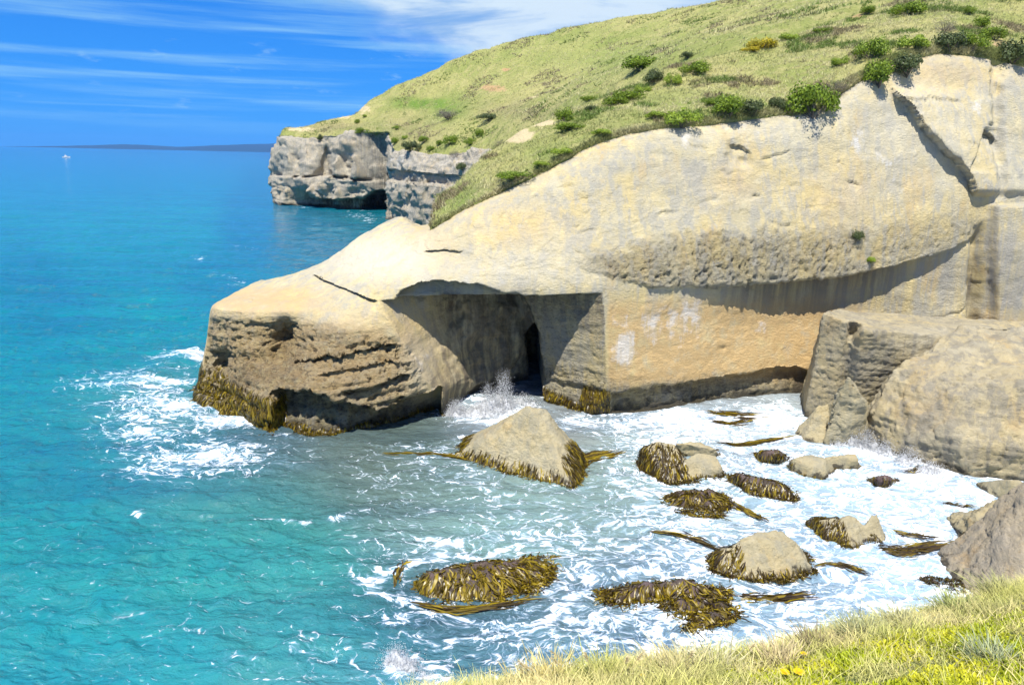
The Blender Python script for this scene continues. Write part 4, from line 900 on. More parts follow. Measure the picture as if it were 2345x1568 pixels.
# ---- rafts of kelp streaming on the water
def raft(label, pts, n, spread, width, bright=.4):
    W = np.array([atz(x, y, 0.0) for x, y in pts]); par = np.linspace(0, 1, len(W)); K = 8
    P = np.zeros((n, K, 3)); ph = rng.random(n); ln = rng.uniform(.25, .55, n)
    for i in range(n):
        t = np.clip(ph[i] * (1 - ln[i] * .6) + np.linspace(0, ln[i], K), 0, 1.15)
        q = hermite(W, par, np.clip(t, 0, 1)) + (np.maximum(t - 1, 0)[:, None] * (W[-1] - W[-2]) * len(W))
        o = rng.normal() * spread * (1 - abs(2 * ph[i] - 1) * .5)
        q[:, 1] += o + 0.12 * np.cumsum(rng.normal(size=K)) * .5; q[:, 0] += rng.normal() * spread * .5 + 0.05 * np.cumsum(rng.normal(size=K)); q[:, 2] = .17 + .10 * np.abs(np.sin(np.linspace(0, 3, K) + rng.random() * 6)) + .03 * rng.random()
        P[i] = q
    wd = width * rng.uniform(.4, 1.3, (n, 1)) * np.array([.3, .8, 1, 1, 1, .9, .6, .15])[None, :]
    c0, c1 = kelp_cols(n, bright); v, f, c = ribbons(P, wd, c0, c1)
    o0 = np.array([v[:, 0].mean(), v[:, 1].mean(), 0])
    add('floating_kelp', mesh_np('floating_kelp', v - o0, f, M_kelp, True, dict(col=c)), label=label, cat='kelp', group='kelp floating on the surf', loc=o0)
raft('kelp raft afloat in front of the ochre wall, farthest of the rafts', [(1610, 945), (1665, 952), (1735, 955)], 46, .45, .14)
raft('kelp strand afloat just above the flat pale rock', [(1625, 968), (1670, 975), (1715, 968)], 34, .35, .14)
raft('thin kelp raft trailing right behind the flat pale rock', [(1640, 1018), (1700, 1022), (1790, 1008)], 50, .25, .13)
raft('long brown kelp raft streaming right of the two peaked rock', [(2010, 1262), (2070, 1268), (2150, 1255)], 90, .4, .12, .35)
raft('narrow kelp strand above the long brown raft', [(2040, 1222), (2090, 1232), (2140, 1238)], 36, .15, .10, .2)
raft('kelp raft between the broad kelp mound and the grassy bank', [(1690, 1372), (1740, 1380), (1830, 1372)], 44, .3, .15, .5)
raft('fan of kelp floating off the right foot of the pyramid rock', [(1318, 1085), (1345, 1058), (1400, 1045)], 120, .45, .15, .6)
raft('kelp tail floating off the left foot of the pyramid rock', [(1080, 1062), (1010, 1046), (915, 1044)], 50, .15, .13, .6)
raft('curl of pale kelp in foam left of the foam ringed rock', [(905, 1350), (915, 1310), (935, 1290)], 26, .12, .12, .5)
raft('kelp strands streaming below the foam ringed rock', [(930, 1385), (1050, 1405), (1200, 1385)], 60, .18, .10, .6)
raft('thin dark kelp line left of the rounded pale boulder', [(1480, 1222), (1560, 1232), (1640, 1262)], 44, .15, .10, .25)
raft('kelp tail trailing right from the rounded pale boulder', [(1860, 1308), (1920, 1300), (1975, 1315)], 44, .2, .10, .25)
raft('kelp strand curving below the round kelp hummock', [(1660, 1150), (1710, 1175), (1745, 1195)], 34, .2, .13, .5)
raft('dark kelp wisps beside the pitted rock on the right', [(2150, 1155), (2190, 1162), (2225, 1166)], 22, .15, .10, .1)
raft('faint kelp wisps in the white water left of the huge boulder', [(2040, 1080), (2080, 1085), (2110, 1075)], 20, .3, .09, .15)

# ---- spray thrown up where the swell breaks
_oct = np.array([(1, 1, 1), (-1, -1, 1), (-1, 1, -1), (1, -1, -1)], float) * .8
_octf = np.array([(0, 1, 3), (0, 3, 2), (0, 2, 1), (1, 2, 3)])
def spray(label, spots, n, smax=0.08):
    """spots: (point on water, height, spread x, spread y, weight)"""
    w = np.array([s[4] for s in spots], float); ids = rng.choice(len(spots), n, p=w / w.sum())
    P = np.zeros((n, 3)); S = np.zeros(n)
    for k, (p, h, sx_, sy_, _) in enumerate(spots):
        m_ = ids == k; c = m_.sum()
        u = rng.random(c) ** 1.9; core = (1 - 0.55 * u)
        lean = rng.normal(size=c) * sx_ * core
        # plumes: height follows a jagged profile over x
        prof = 0.75 + 0.75 * np.clip(fbm(np.stack([lean * 1.6 / max(sx_, .3) + k * 7.7, lean * 0, lean * 0], -1), 3) + .35, 0, 1.2)
        P[m_] = p + np.stack([lean + u * rng.normal(size=c) * .25, rng.normal(size=c) * sy_ * core, u * h * prof * np.exp(-(lean / (sx_ * 1.4)) ** 2) + 0.02], -1)
        S[m_] = smax * (0.14 + 0.86 * rng.random(c) ** 2.4) * (1.15 - 0.75 * u)
    o0 = np.array([P[:, 0].mean(), P[:, 1].mean(), 0])
    V = (P - o0)[:, None, :] + _oct[None] * (S[:, None, None] * rng.uniform(.6, 1.5, (n, 1, 3)))
    F_ = (np.arange(n)[:, None, None] * 4 + _octf[None]).reshape(-1, 3)
    V = V.reshape(-1, 3)
    C0 = np.array([s_[0] for s_ in spots]); ext_ = max(max(s_[2], s_[3]) for s_ in spots) * 2.2
    gx = np.arange(C0[:, 0].min() - ext_, C0[:, 0].max() + ext_, .07); gy = np.arange(C0[:, 1].min() - ext_, C0[:, 1].max() + ext_, .07); GX, GY = np.meshgrid(gx, gy)
    hz_ = 0 * GX
    for k, (p, h, sx_, sy_, _) in enumerate(spots): hz_ = np.maximum(hz_, h * np.exp(-((GX - p[0]) / (sx_ * .85)) ** 2 - ((GY - p[1]) / (sy_ * .9)) ** 2))
    q_ = np.stack([GX, GY * 1.2, GX * 0 + 4], -1)
    spk = np.clip(fbm(q_ * 1.5, 4, .65) + .30, 0, 1.2) ** 1.4 + .45 * np.clip(fbm(q_ * 5, 3, .7), 0, 1)
    GZ = hz_ * .80 * spk * 1.25 + .05 * fbm(q_ * 6, 2) + .04 - .16 * (1 - sst(hz_, .02, .25)) - .2 * (hz_ < .03)
    GZ += .10 * sst(hz_, .1, .6) * fbm(q_ * 9, 2)
    gf = grid_faces(*GX.shape); keep_ = (hz_.ravel()[gf].max(1) > .03); vv, ff, _ = subset(np.stack([GX + .25 * hz_ * fbm(q_ * 2 + 9, 2), GY, GZ], -1).reshape(-1, 3), gf[keep_], {})
    F3 = np.concatenate([ff[:, [0, 1, 2]], ff[:, [0, 2, 3]]])
    V = np.concatenate([V, vv - o0]); F_ = np.concatenate([F_, F3 + n * 4])
    add('spray', mesh_np('spray', V, F_, M_foam, True), label=label, cat='spray', kind='stuff', loc=o0)
Wz = lambda x, y: atz(x, y, 0.0)
spray('tall white plume of spray bursting in the cave mouth', [(Wz(1152, 936), 3.6, .9, .7, 4), (Wz(1120, 942), 2.6, 1.0, .6, 3), (Wz(1045, 952), 1.7, .8, .6, 2.4), (Wz(1085, 950), 1.2, 1.6, .6, 2), (Wz(1200, 930), 1.3, 1.2, .6, 1.6)], 22000, .062)
spray('long bank of spray breaking along the foot of the huge boulder', [(Wz(1950, 1022), 2.0, .9, .5, 2.4), (Wz(1985, 1030), 1.8, .9, .5, 2.4), (Wz(2030, 1042), 1.5, 1.0, .5, 2.4), (Wz(2080, 1062), 1.5, 1.0, .5, 2), (Wz(2130, 1084), 1.1, 1.0, .4, 1.6), (Wz(1915, 1022), .9, .7, .4, 1.2)], 20000, .056)
spray('small burst of spray just beyond the grassy bank, lower left', [(Wz(905, 1520), 1.1, .5, .4, 2), (Wz(935, 1535), .7, .6, .5, 2), (Wz(970, 1552), .5, .5, .4, 1.2)], 9000, .036)
spray('low spray crest left of the spur', [(Wz(455, 826), .9, 1.0, .6, 1), (Wz(420, 840), .6, 1.4, .5, 1), (Wz(370, 858), .4, 1.6, .4, .8)], 3000, .07)

# ---- shrubs on the slope
SHCOL = {'green': ((0.06, 0.105, 0.008), (0.23, 0.32, 0.02)), 'lime': ((0.12, 0.18, 0.02), (0.32, 0.42, 0.035)), 'dark': ((0.045, 0.065, 0.02), (0.11, 0.14, 0.045)), 'dead': ((0.10, 0.085, 0.065), (0.22, 0.195, 0.16)), 'gorse': ((0.25, 0.24, 0.02), (0.62, 0.48, 0.02))}
def shrub_mesh(kind, seed, n=3000):
    r = np.random.default_rng(seed); nb = 11
    cen = np.stack([r.uniform(-.62, .62, nb), r.uniform(-.55, .55, nb), r.uniform(.22, .72, nb)], -1); cen[:, 2] *= 1 - .45 * np.linalg.norm(cen[:, :2], axis=1)
    rad = r.uniform(.30, .46, nb); ids = r.integers(0, nb, n)
    d = r.normal(size=(n, 3)); d[:, 2] = np.abs(d[:, 2]) * 1.0 - .25; d /= np.linalg.norm(d, axis=1)[:, None]
    rr = r.random(n) ** .35
    P = cen[ids] + d * (rad[ids] * rr)[:, None]; P[:, 2] = np.maximum(P[:, 2], .03)
    s = r.uniform(.026, .055, n) * (0.6 if kind == 'dead' else 1.0)
    t1 = np.cross(d, r.normal(size=(n, 3))); t1 /= np.linalg.norm(t1, axis=1)[:, None]; t2 = np.cross(d + .7 * r.normal(size=(n, 3)), t1); t2 /= np.linalg.norm(t2, axis=1)[:, None]
    q = 0.28 if kind == 'dead' else 0.75
    V = np.stack([P - t1 * s[:, None], P + t2 * (s * q)[:, None], P + t1 * s[:, None], P - t2 * (s * q)[:, None]], 1).reshape(-1, 3)
    F_ = np.arange(n * 4).reshape(-1, 4)
    c0, c1 = (np.array(q_) for q_ in SHCOL[kind]); mixf = np.clip(r.random((n, 1)) * .8 + .25 * r.random((nb, 1))[ids], 0, 1)
    C = np.repeat(c0 + (c1 - c0) * mixf, 4, 0)
    fol = mesh_np('foliage', V, F_, M_leaf, False, dict(col=C))
    # stems
    ns = 14; paths = np.zeros((ns, 4, 3))
    for i in range(ns):
        e = cen[i % nb] * np.array([1.05, 1.05, 1.0]) + r.normal(size=3) * .06
        for k in range(4): paths[i, k] = e * (k / 3) ** 1.15 + np.array([0, 0, -.05 * (k == 0)]) + r.normal(size=3) * .02 * (k > 0)
    Vs, Fs = [], []
    for i in range(ns):
        for k in range(4):
            w = .032 * (1 - .22 * k)
            for g in range(4): Vs.append(paths[i, k] + w * np.array([math.cos(g * math.pi / 2), math.sin(g * math.pi / 2), 0]))
        for k in range(3):
            for g in range(4):
                b0 = i * 16 + k * 4; Fs.append((b0 + g, b0 + (g + 1) % 4, b0 + 4 + (g + 1) % 4, b0 + 4 + g))
    return fol, mesh_np('stem', np.array(Vs), np.array(Fs), M_stem)
SHRUBS = {k: [shrub_mesh(k, 10 * i + j) for j in range(3 if k in ('green', 'dark') else 2)] for i, k in enumerate(SHCOL)}
def grid_bvh(Gq, st):
    g = Gq[::st, ::st]; return bvh_of(g.reshape(-1, 3), grid_faces(*g.shape[:2]))
BV_HILL, BV_FAR, BV_CLIFF = grid_bvh(HG, 1), grid_bvh(FARV, 1), grid_bvh(CLIFF_G, 3)
def on_land(x, y):
    best = None
    for bv in (BV_HILL, BV_FAR, BV_CLIFF):
        d = Vector(ray(x, y)); d.normalize(); h = bv.ray_cast(Vector(EYE), d)
        if h[0] is not None and (best is None or h[3] < best[1]): best = (h[0], h[3])
    return None if best is None else (np.array(best[0]), best[1])
_n = 0
def shrub(x, y, wpx, kind, label, flat=0.8, group='shrubs on the grassy slope'):
    """x, y: foot of the shrub; wpx: its width in the photograph"""
    global _n
    h = on_land(x, y)
    if h is None: return
    p, dist = h; w = wpx / FOC * dist
    fol, stem = SHRUBS[kind][_n % len(SHRUBS[kind])]; _n += 1
    e = add('shrub', None, label=label, cat='shrub', group=group, loc=p - np.array([0, 0, .06 * w]))
    e.rotation_euler = (0, 0, rng.uniform(0, 6.28)); e.scale = (w * .58, w * .58, w * .78 * flat)
    for nm, me in (('foliage', fol), ('stem', stem)): add(nm, me, parent=e)
SL = [(1862, 268, 98, 'green', 'largest bright green shrub overhanging the cliff edge', 1.05), (1668, 264, 80, 'green', 'wide green shrub on the cliff edge left of the largest one', .8), (1722, 262, 70, 'dark', 'grey green shrub joined to the wide one on the cliff edge', .75), (1788, 250, 46, 'dark', 'small dark shrub between the two big cliff edge shrubs', .9),
      (1562, 288, 84, 'lime', 'yellow green shrub at the left end of the cliff edge row', .7), (1505, 268, 60, 'lime', 'flat yellow green shrub just behind the left end of the cliff edge row', .4), (1632, 244, 46, 'green', 'low bright shrub behind the wide cliff edge shrub', .6),
      (2012, 196, 72, 'green', 'dense green shrub right of the pale notch in the cliff edge', 1.0), (2076, 172, 74, 'dark', 'dark grey shrub beside the dense green one above the long crack', .9), (1992, 134, 60, 'green', 'upright green shrub standing above the dense green one', 1.0), (2092, 112, 60, 'lime', 'loose yellow green shrub above the dark grey shrub', .7),
      (2175, 118, 66, 'dark', 'dark shrub on the highest cliff edge, left half of a pair', .9), (2222, 116, 60, 'green', 'green shrub on the highest cliff edge, right half of a pair', .85), (2318, 140, 72, 'dark', 'dark shrub at the right edge of the view above the cliff', .9), (2160, 76, 52, 'dead', 'grey leafless bush on the slope at upper right', .8), (2276, 92, 46, 'green', 'round green shrub near the right edge beside bare soil', .8),
      (2246, 64, 34, 'green', 'small green shrub up the slope near the right edge', .9), (2218, 34, 26, 'green', 'smallest green shrub at the very top right', .9), (2078, 34, 60, 'green', 'spreading green shrub at the top of the slope', .6), (1990, 32, 40, 'green', 'low green shrub beside the orange soil at the top', .6), (1925, 150, 40, 'lime', 'low yellow green shrub left of the upright green one', .7),
      (1914, 214, 42, 'dead', 'grey twiggy bush just right of the largest shrub', .9), (1440, 232, 66, 'green', 'green shrub in the gully, upper of two touching', .6), (1412, 240, 60, 'green', 'green shrub in the gully, lower of two touching', .5), (1470, 212, 40, 'lime', 'lime shrub at the right end of the gully pair', .6),
      (1292, 278, 48, 'green', 'round green shrub at the top of the bare sandy patch', .9), (1352, 256, 26, 'dark', 'small dark shrub alone right of the sandy patch', .9), (1312, 296, 76, 'green', 'flat green shrub below the round one by the sandy patch', .35), (1288, 352, 64, 'lime', 'flat lime shrub halfway down the grass lobe', .4), (1240, 378, 56, 'lime', 'flat lime shrub in the middle of the grass lobe', .35),
      (1180, 408, 86, 'green', 'long flat green shrub lowest on the grass lobe', .35), (1382, 306, 60, 'lime', 'flat lime patch of shrub near the rounded cliff shoulder', .35), (1540, 196, 40, 'lime', 'upright lime shrub in the upper gully', 1.0), (1592, 170, 60, 'green', 'green shrub right of the upright lime one', .7), (1500, 188, 50, 'dark', 'dark shrub shading the rocky outcrop in the gully', .9),
      (1470, 160, 104, 'green', 'big oval green thicket alone on the upper slope', .45), (1576, 132, 34, 'dark', 'small dark shrub above the gully', .6), (1748, 112, 66, 'gorse', 'yellow flowering bush high in the gully', .5), (1722, 118, 40, 'gorse', 'smaller yellow flowering bush at the lower end of the big one', .5), (1806, 92, 46, 'lime', 'lime shrub right of the yellow flowering bush', .5), (1884, 76, 36, 'green', 'flat green shrub in line above the yellow flowering bush', .5),
      (1120, 275, 54, 'dark', 'dark green oval shrub on the far hill right of the dead bush', .5), (1030, 270, 84, 'dead', 'large grey dead bush on the far hill', .45), (1350, 232, 40, 'green', 'green shrub at the left end of the gully line', .5), (1145, 330, 30, 'dead', 'grey twiggy bush left of the sandy patch', .6), (1060, 388, 34, 'dark', 'dark shrub at the tip of the grass lobe against the far cliff', .8)]
for q in SL: shrub(q[0], q[1], q[2], q[3], q[4], q[5])
FL = [(736, 322, 17, 'dark', 'single dark shrub on the far headland at the cliff cleft', 1.3), (826, 306, 24, 'green', 'first green shrub from the left of the far headland edge row', .8), (850, 312, 34, 'green', 'second green shrub from the left of the far headland edge row', .7), (876, 308, 28, 'green', 'green shrub at the right end of the far headland edge row', .8), (818, 282, 16, 'green', 'tiny green shrub above the far headland edge row', .8), (836, 268, 12, 'lime', 'tiny lime shrub highest above the far headland edge row', .8),
      (905, 330, 22, 'green', 'green shrub just right of the far headland corner', 1.0), (942, 345, 40, 'dark', 'largest dark shrub above the far grey slabs', .9), (972, 326, 24, 'green', 'green shrub right of the largest dark one above the far slabs', .9), (1032, 330, 36, 'green', 'round green shrub above the middle of the far slabs', .8), (1008, 332, 20, 'green', 'small shrub left of the round one above the far slabs', .8),
      (1076, 332, 24, 'green', 'green shrub above the right end of the far slabs', 1.0), (1098, 312, 26, 'green', 'green shrub uppermost above the far slabs', .9), (1042, 362, 30, 'dead', 'grey bush clinging to the far slabs', .9), (908, 296, 18, 'green', 'small green shrub uphill of the far headland corner', .7), (985, 345, 18, 'green', 'small shrub at the upper rim of the far slabs', .9), (928, 318, 16, 'lime', 'small lime shrub uphill of the largest dark one', .8)]
for q in FL: shrub(*q[:5], q[5], 'shrubs on the far headland')
shrub(1995, 600, 26, 'lime', 'small green plant clinging under the honeycombed band of the cliff', .8, 'plants on the cliff face')
shrub(1955, 552, 34, 'dark', 'straggly dark plant on the honeycombed band of the cliff', 1.2, 'plants on the cliff face')

# ---- grass on the slopes
STR, GRN, OLV = np.array([.66, .60, .32]), np.array([.30, .36, .09]), np.array([.46, .47, .19])
def scatter_grid(Gq, n, wmask):
    f = grid_faces(*Gq.shape[:2]); V = Gq.reshape(-1, 3); q = V[f]
    ar_ = np.linalg.norm(np.cross(q[:, 2] - q[:, 0], q[:, 3] - q[:, 1]), axis=1) * wmask.ravel()[f].min(1)
    i = rng.choice(len(f), n, p=ar_ / ar_.sum()); u, v = rng.random((2, n, 1)); q = q[i]
    return q[:, 0] * (1-u) * (1-v) + q[:, 1] * u * (1-v) + q[:, 2] * u * v + q[:, 3] * (1-u) * v
def tufts(P, per, h, w, k=3, lean=.45, cols=None):
    n = len(P) * per; B = np.repeat(P, per, 0) + rng.normal(size=(n, 3)) * np.array([.25, .25, 0]) * h
    d = rng.normal(size=(n, 3)) * lean + np.array([.12, 0, 0]); d[:, 2] = 1; d /= np.linalg.norm(d, axis=1)[:, None]
    ln = h * rng.uniform(.5, 1.3, n); t = np.linspace(0, 1, k)
    bend = rng.normal(size=(n, 3)) * .35; bend[:, 2] = -.25
    path = B[:, None] + d[:, None] * (ln[:, None] * t)[..., None] + bend[:, None] * (ln[:, None] * t ** 2)[..., None]
    wd = w * rng.uniform(.6, 1.4, (n, 1)) * np.linspace(1, .12, k)[None]
    sd = np.stack([np.cos(q := rng.uniform(-.9, .9, n)), np.sin(q), 0 * q], -1)[:, None] * np.ones((1, k, 1))
    c = cols if cols is not None else None
    c = np.repeat(c, per, 0) * rng.uniform(.5, 1.25, (n, 1))
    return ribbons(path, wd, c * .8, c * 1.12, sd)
def meadow_cols(P, s):
    m_ = sst(fbm(P * s, 3), -.25, .3)[:, None]; g = sst(fbm(P * s * .33 + 20, 3), -.1, .35)[:, None]
    return (STR * (1 - m_) + OLV * m_) * (1 - .7 * g) + GRN * .7 * g
P = scatter_grid(HG, 26000, np.where((HILL_BARE < .5) & (np.arange(HG.shape[0])[:, None] > 4) & (HG[..., 1] < 128), 1.0, 0))
v, f, c = tufts(P, 4, .42, .055, 3, .5, meadow_cols(P, .25))
br = sst(fbm(P * .22 + 50, 4), .10, .32)
P2 = scatter_grid(HG, 9000, np.where((HG[..., 1] > 0) & (np.arange(HG.shape[0])[:, None] > 2) & (np.arange(HG.shape[0])[:, None] < 8), 1.0, 0))
v2, f2, c2 = tufts(P2, 4, .55, .06, 3, .8, meadow_cols(P2, .25) * rng.uniform(.55, 1.0, (len(P2), 1)))
P4 = scatter_grid(HG, 60000, np.where((HILL_BARE < .5) & (np.arange(HG.shape[0])[:, None] > 4) & (HG[..., 1] < 128), 1.0, 0)); P4 = P4[fbm(P4 * np.array([.16, .16, .3]) + 50, 4) > .20]
cm = sst(fbm(P4 * .09 + 70, 3), -.1, .1)[:, None]
v4, f4, c4 = tufts(P4, 4, .60, .09, 3, .7, (np.array([.30, .25, .14]) * (1 - cm) + np.array([.17, .25, .05]) * cm))
f = np.concatenate([f, f2 + len(v), f4 + len(v) + len(v2)]); v = np.concatenate([v, v2, v4]); c = np.concatenate([c, c2, c4])
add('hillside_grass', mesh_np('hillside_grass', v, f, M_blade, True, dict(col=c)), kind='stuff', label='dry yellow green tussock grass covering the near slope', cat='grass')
fa, fb = proj(FARV)
P = scatter_grid(FARV, 20000, np.where((FARROCK < .3) & (fa > 600) & (fa < 2200) & (fb > -60) & (FARV[..., 1] < 380), 1.0, 0))
v, f, c = tufts(P, 3, .75, .16, 2, .5, meadow_cols(P, .08))
P4 = scatter_grid(FARV, 40000, np.where((FARROCK < .3) & (fa > 600) & (fa < 2200) & (fb > -60) & (FARV[..., 1] < 380), 1.0, 0)); P4 = P4[fbm(P4 * np.array([.07, .07, .12]) + 50, 4) > .18]
cm = sst(fbm(P4 * .04 + 70, 3), -.1, .1)[:, None]
v4, f4, c4 = tufts(P4, 3, 1.0, .28, 2, .7, (np.array([.32, .27, .16]) * (1 - cm) + np.array([.19, .26, .06]) * cm))
f = np.concatenate([f, f4 + len(v)]); v = np.concatenate([v, v4]); c = np.concatenate([c, c4])
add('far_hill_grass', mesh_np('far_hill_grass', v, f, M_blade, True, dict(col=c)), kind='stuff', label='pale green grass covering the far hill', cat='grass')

# ---- foreground bank: blades, low mat plants, tussocks, flowers
ba, bb = proj(BG)
vis = (ba > 900) & (ba < 2480) & (bb < 1660) & (BG[..., 1] > 2) & (BG[..., 2] > 12) & (np.arange(BG.shape[0])[:, None] < BG.shape[0] * .55)
mat_ = sst(bb - pl(ba, [(900, 1640), (1500, 1575), (1750, 1530), (2000, 1470), (2345, 1400), (2500, 1370)]), -18, 26) * sst(ba, 1500, 1850)
matn = mat_ * sst(fbm(BG * .9 + 5, 3), -.42, -.12)
P = scatter_grid(BG, 17000, np.where(vis, 1 - .84 * matn, 0))
m_ = sst(fbm(P * .8, 3), -.2, .3)[:, None]; g = sst(fbm(P * 1.3 + 9, 3), .05, .3)[:, None]
v, f, c = tufts(P, 4, .24, .011, 4, .6, (np.array([.76, .66, .30]) * (1 - m_) + np.array([.62, .60, .18]) * m_) * (1 - .4 * g) + np.array([.26, .36, .05]) * .4 * g)
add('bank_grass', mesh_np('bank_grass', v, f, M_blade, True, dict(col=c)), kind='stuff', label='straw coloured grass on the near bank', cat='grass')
P = scatter_grid(BG, 60000, np.where(vis, matn + .04, 0)); n = len(P)
d = rng.normal(size=(n, 3)); d[:, 2] = np.abs(d[:, 2]) * .8 + .25; d /= np.linalg.norm(d, axis=1)[:, None]
path = P[:, None] + np.array([0, 0, .01]) + d[:, None] * (rng.uniform(.03, .085, n)[:, None] * np.array([0, .5, 1.0]))[..., None]
yel = sst(fbm(P * 1.1 + 3, 3), -.15, .25)[:, None]
cc = (np.array([.40, .46, .02]) * (1 - yel) + np.array([.62, .60, .03]) * yel) * rng.uniform(.6, 1.2, (n, 1))
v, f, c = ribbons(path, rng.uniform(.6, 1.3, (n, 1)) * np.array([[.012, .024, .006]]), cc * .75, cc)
add('mat_plants', mesh_np('mat_plants', v, f, M_blade, True, dict(col=c)), kind='stuff', label='yellow green succulent mat on the near bank', cat='ground cover')
BV_BANK = grid_bvh(BG, 1)
def on_bank(x, y):
    for k in range(14):                                  # the first foothold at or just below the edge
        d = Vector(ray(x, y + 6 * k)); d.normalize(); h = BV_BANK.ray_cast(Vector(EYE), d)
        if h[0] is not None and h[0].z > 12: return np.array(h[0])
    return None
def tussock(x, y, label, h, n, col, spread=.16, lean=.5):
    p = on_bank(x, y)
    if p is None: return
    B = rng.normal(size=(n, 3)) * np.array([spread, spread, 0]); d = B * (lean / spread) * .7 + rng.normal(size=(n, 3)) * .2; d[:, 2] = 1; d /= np.linalg.norm(d, axis=1)[:, None]
    ln = h * rng.uniform(.5, 1.15, n); t = np.linspace(0, 1, 5); bend = d * np.array([.5, .5, 0]) + rng.normal(size=(n, 3)) * .15; bend[:, 2] = -.28
    path = B[:, None] + d[:, None] * (ln[:, None] * t)[..., None] + bend[:, None] * (ln[:, None] * t ** 2)[..., None]
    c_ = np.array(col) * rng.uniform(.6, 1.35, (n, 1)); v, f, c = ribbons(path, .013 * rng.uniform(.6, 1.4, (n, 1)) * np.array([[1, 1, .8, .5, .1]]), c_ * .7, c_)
    add('grass_tussock', mesh_np('grass_tussock', v, f, M_blade, True, dict(col=c)), label=label, cat='grass', group='tussocks on the near bank', loc=p - np.array([0, 0, .03]))
for q in [(2285, 1515, 'grey green tussock alone in the yellow mat at lower right', .24, 420, (.38, .43, .24)), (1790, 1526, 'straw tussock on the bank edge with bleached tips', .34, 420, (.66, .55, .30)), (1980, 1456, 'grey green tussock on the steep edge below the brown slab', .32, 520, (.42, .43, .22)), (2080, 1441, 'pale tussock next right of the edge tussock below the brown slab', .32, 520, (.50, .48, .24)),
          (2200, 1401, 'green tussock at the foot of the brown slab', .32, 520, (.36, .40, .14)), (2300, 1366, 'uppermost tussock at the right edge of the bank', .34, 560, (.44, .43, .18)), (1560, 1546, 'thin straw tussock on the bank right of the seed heads', .36, 300, (.62, .55, .27)), (1640, 1531, 'whitish wiry tussock standing against the water', .36, 260, (.62, .58, .36)),
          (1880, 1486, 'dark brownish tussock in the middle of the bank edge', .26, 380, (.30, .25, .13)), (1270, 1564, 'leaning golden tussock at the low left end of the bank', .36, 320, (.66, .56, .22)), (1390, 1561, 'green and gold tussock near the left end of the bank', .32, 360, (.50, .50, .15)), (1210, 1566, 'leftmost tussock at the bottom edge of the bank', .22, 260, (.60, .52, .26))]:
    tussock(*q)
# feathery seed heads
def seed_head(x, y, h, lean, label):
    p = on_bank(x, y)
    if p is None: return
    t = np.linspace(0, 1, 7); path = np.stack([lean * t ** 1.8, -.05 * t, h * t * (1 - .12 * t)], -1)
    st = [path[None]]; v, f, c = ribbons(path[None], np.full((1, 7), .006), np.array([[.55, .48, .20]]), np.array([[.66, .56, .30]]), np.tile(np.array([1., 0, 0]), (1, 7, 1)))
    n = 46; u = rng.uniform(.68, 1.0, n); b0 = np.stack([np.interp(u, t, path[:, i]) for i in range(3)], -1); dirn = np.array([np.sign(lean) * .8, 0, .55]) + rng.normal(size=(n, 3)) * .35
    pp = b0[:, None] + dirn[:, None] * (np.array([0, .5, 1.])[None, :, None] * .05); v2, f2, c2 = ribbons(pp, np.array([[.004, .008, .002]]) * np.ones((n, 1)), np.tile([[.60, .50, .28]], (n, 1)), np.tile([[.78, .68, .42]], (n, 1)))
    e = add('seed_head', mesh_np('stalk', v, f, M_blade, True, dict(col=c)), label=label, cat='grass', group='seed heads on the near bank', loc=p)
    add('plume', mesh_np('plume', v2, f2, M_blade, True, dict(col=c2)), parent=e)
for x, y, h, l, lb in [(1310, 1564, .54, -.26, 'tallest drooping golden seed head, bowing left over the water'), (1300, 1565, .44, -.20, 'shorter golden seed head just under the tallest drooping one'), (1350, 1562, .50, -.06, 'upright golden seed head right of the drooping ones'), (1215, 1567, .44, -.16, 'pale seed head nearest the left end of the bank'), (1240, 1566, .34, -.2, 'low pale seed head beside the leftmost one'),
                       (1440, 1558, .48, .12, 'thin seed head bending right over the water'), (1425, 1559, .42, .02, 'thin upright seed head beside the right bending one'), (1570, 1545, .42, .03, 'seed head rising from the thin straw tussock'), (1700, 1520, .38, .10, 'seed head on the bank by the whitish wiry tussock')]:
    seed_head(x, y, h, l, lb)
def flower(x, y, r, label):
    p = on_bank(x, y)
    if p is None: return
    e = add('yellow_flower', None, label=label, cat='flower', group='yellow flowers on the near bank', loc=p)
    h = .10; V, F_ = [], []
    for k in range(3):
        for g in range(5): V.append((.004 * math.cos(g * 1.257), .004 * math.sin(g * 1.257), h * k / 2))
    for k in range(2):
        for g in range(5): F_.append((k*5+g, k*5+(g+1) % 5, k*5+5+(g+1) % 5, k*5+5+g))
    add('stem', mesh_np('stem', np.array(V), np.array(F_), M_blade, True, dict(col=np.tile([[.2, .28, .04]], (len(V), 1)))), parent=e)
    n = 16; an = np.arange(n) * 2 * math.pi / n + rng.normal(size=n) * .08; dr = np.stack([np.cos(an), np.sin(an), 0 * an], -1)
    tip = np.array([0, -.5, .3])
    pp = np.array([0, 0, h]) + dr[:, None] * (np.array([.1, .6, 1.])[None, :, None] * r) + np.array([0, 0, 1.0]) * (np.array([0, .25, .22])[None, :, None] * r)
    v, f, c = ribbons(pp, np.array([[.2, .42, .22]]) * r * np.ones((n, 1)), np.tile([[.75, .45, .01]], (n, 1)), np.tile([[.85, .62, .01]], (n, 1)), np.cross(dr, [0, 0, 1.])[:, None] * np.ones((1, 3, 1)))
    add('petals', mesh_np('petals', v, f, M_blade, True, dict(col=c)), parent=e)
for x, y, r, lb in [(1795, 1556, .055, 'yellow flower at the bottom edge, left of a close pair'), (1828, 1556, .065, 'yellow flower at the bottom edge, right of a close pair'), (1838, 1512, .04, 'single small yellow flower higher on the bank above the pair'), (1470, 1562, .03, 'tiny orange yellow flower near the seed heads')]:
    flower(x, y, r, lb)

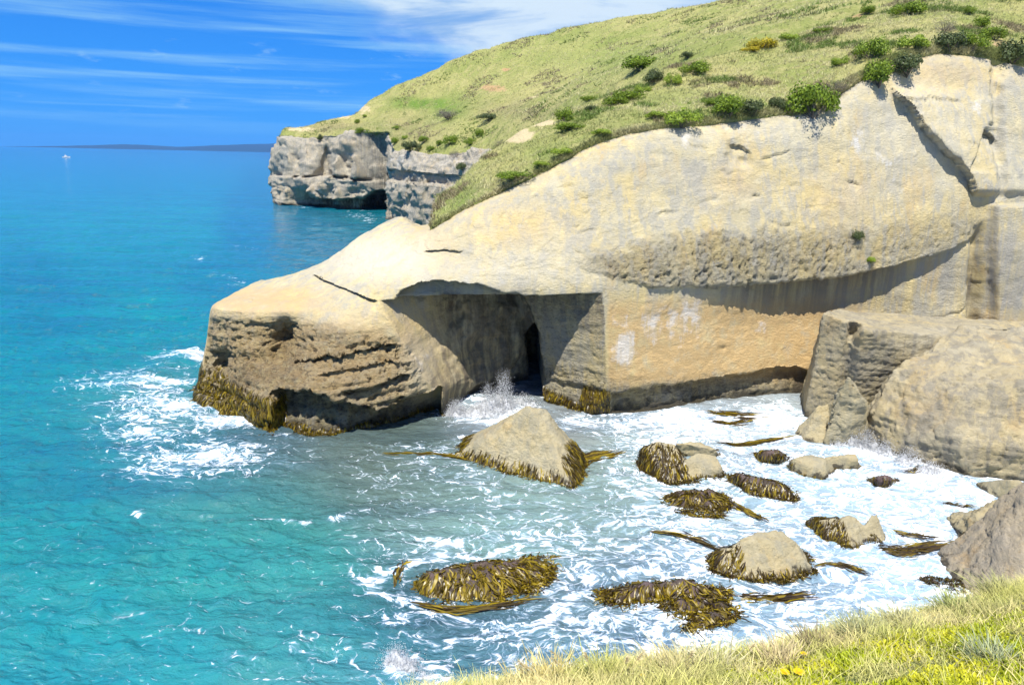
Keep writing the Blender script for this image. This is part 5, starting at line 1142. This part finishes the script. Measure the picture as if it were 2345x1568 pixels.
# ---- boat far out
bp = atz(150, 351, 0.0); k = 1.0
e = add('motor_boat', None, label='small white motor boat far out near the horizon', cat='boat', loc=(bp[0] * .6, bp[1] * .6, 0)); e.rotation_euler = (0, 0, .25); e.scale = (.62, .62, .62)
bm = bmesh.new(); prof = [(-13, 2.6, 3.2), (-6, 3.2, 3.0), (4, 3.0, 3.3), (10, 1.7, 4.0), (14, .1, 4.8)]
rg = []
for x, w, h in prof: rg.append([bm.verts.new(q) for q in ((x, -w, h), (x * .96, -w * .6, -.5), (x * .96, w * .6, -.5), (x, w, h))])
for r0_, r1_ in zip(rg[:-1], rg[1:]):
    for i in range(4): bm.faces.new((r0_[i], r0_[(i + 1) % 4], r1_[(i + 1) % 4], r1_[i]))
bm.faces.new(rg[0]); bm.faces.new(rg[-1][::-1]); bmesh.ops.recalc_face_normals(bm, faces=bm.faces)
me = bpy.data.meshes.new('hull'); bm.to_mesh(me); bm.free(); me.materials.append(M_boat); add('hull', me, parent=e)
def boxm(nm, x0, x1, y0, y1, z0_, z1, mat, taper=.85):
    bm = bmesh.new(); lo_ = [bm.verts.new(q) for q in ((x0, y0, z0_), (x1, y0, z0_), (x1, y1, z0_), (x0, y1, z0_))]; cx = (x0 + x1) / 2
    hi_ = [bm.verts.new((cx + (q.co.x - cx) * taper, q.co.y * taper, z1)) for q in lo_]
    bm.faces.new(lo_[::-1]); bm.faces.new(hi_)
    for i in range(4): bm.faces.new((lo_[i], lo_[(i + 1) % 4], hi_[(i + 1) % 4], hi_[i]))
    me = bpy.data.meshes.new(nm); bm.to_mesh(me); bm.free(); me.materials.append(mat); return add(nm, me, parent=e)
boxm('cabin', -6, 5, -2.2, 2.2, 2.9, 6.4, M_boat); boxm('windows', -5.4, 4.6, -2.12, 2.12, 4.6, 5.6, M_glass, .97); boxm('wheelhouse', -4, 1, -1.6, 1.6, 6.4, 8.4, M_boat); boxm('mast', -2.2, -1.8, -.2, .2, 8.3, 13, M_boat, .5)

# ------------------------------------------------------------------ sea air
hz, t, p = new_mat('sea_air'); t.nodes.remove(p)
vol = t.nodes.new('ShaderNodeVolumePrincipled'); vol.inputs['Color'].default_value = (0.16, 0.48, 1.0, 1); vol.inputs['Density'].default_value = 0.000024; vol.inputs['Anisotropy'].default_value = 0.0
t.links.new(vol.outputs[0], [n for n in t.nodes if n.type == 'OUTPUT_MATERIAL'][0].inputs['Volume'])
x0, x1, y0, y1, z0_, z1 = -26000, 26000, -200, 27500, -16.0, 420.0
hv = np.array([(x0, y0, z0_), (x1, y0, z0_), (x1, y1, z0_), (x0, y1, z0_), (x0, y0, z1), (x1, y0, z1), (x1, y1, z1), (x0, y1, z1)])
hf = np.array([(0, 3, 2, 1), (4, 5, 6, 7), (0, 1, 5, 4), (1, 2, 6, 5), (2, 3, 7, 6), (3, 0, 4, 7)])
add('haze', mesh_np('haze', hv, hf, hz, False), kind='stuff')
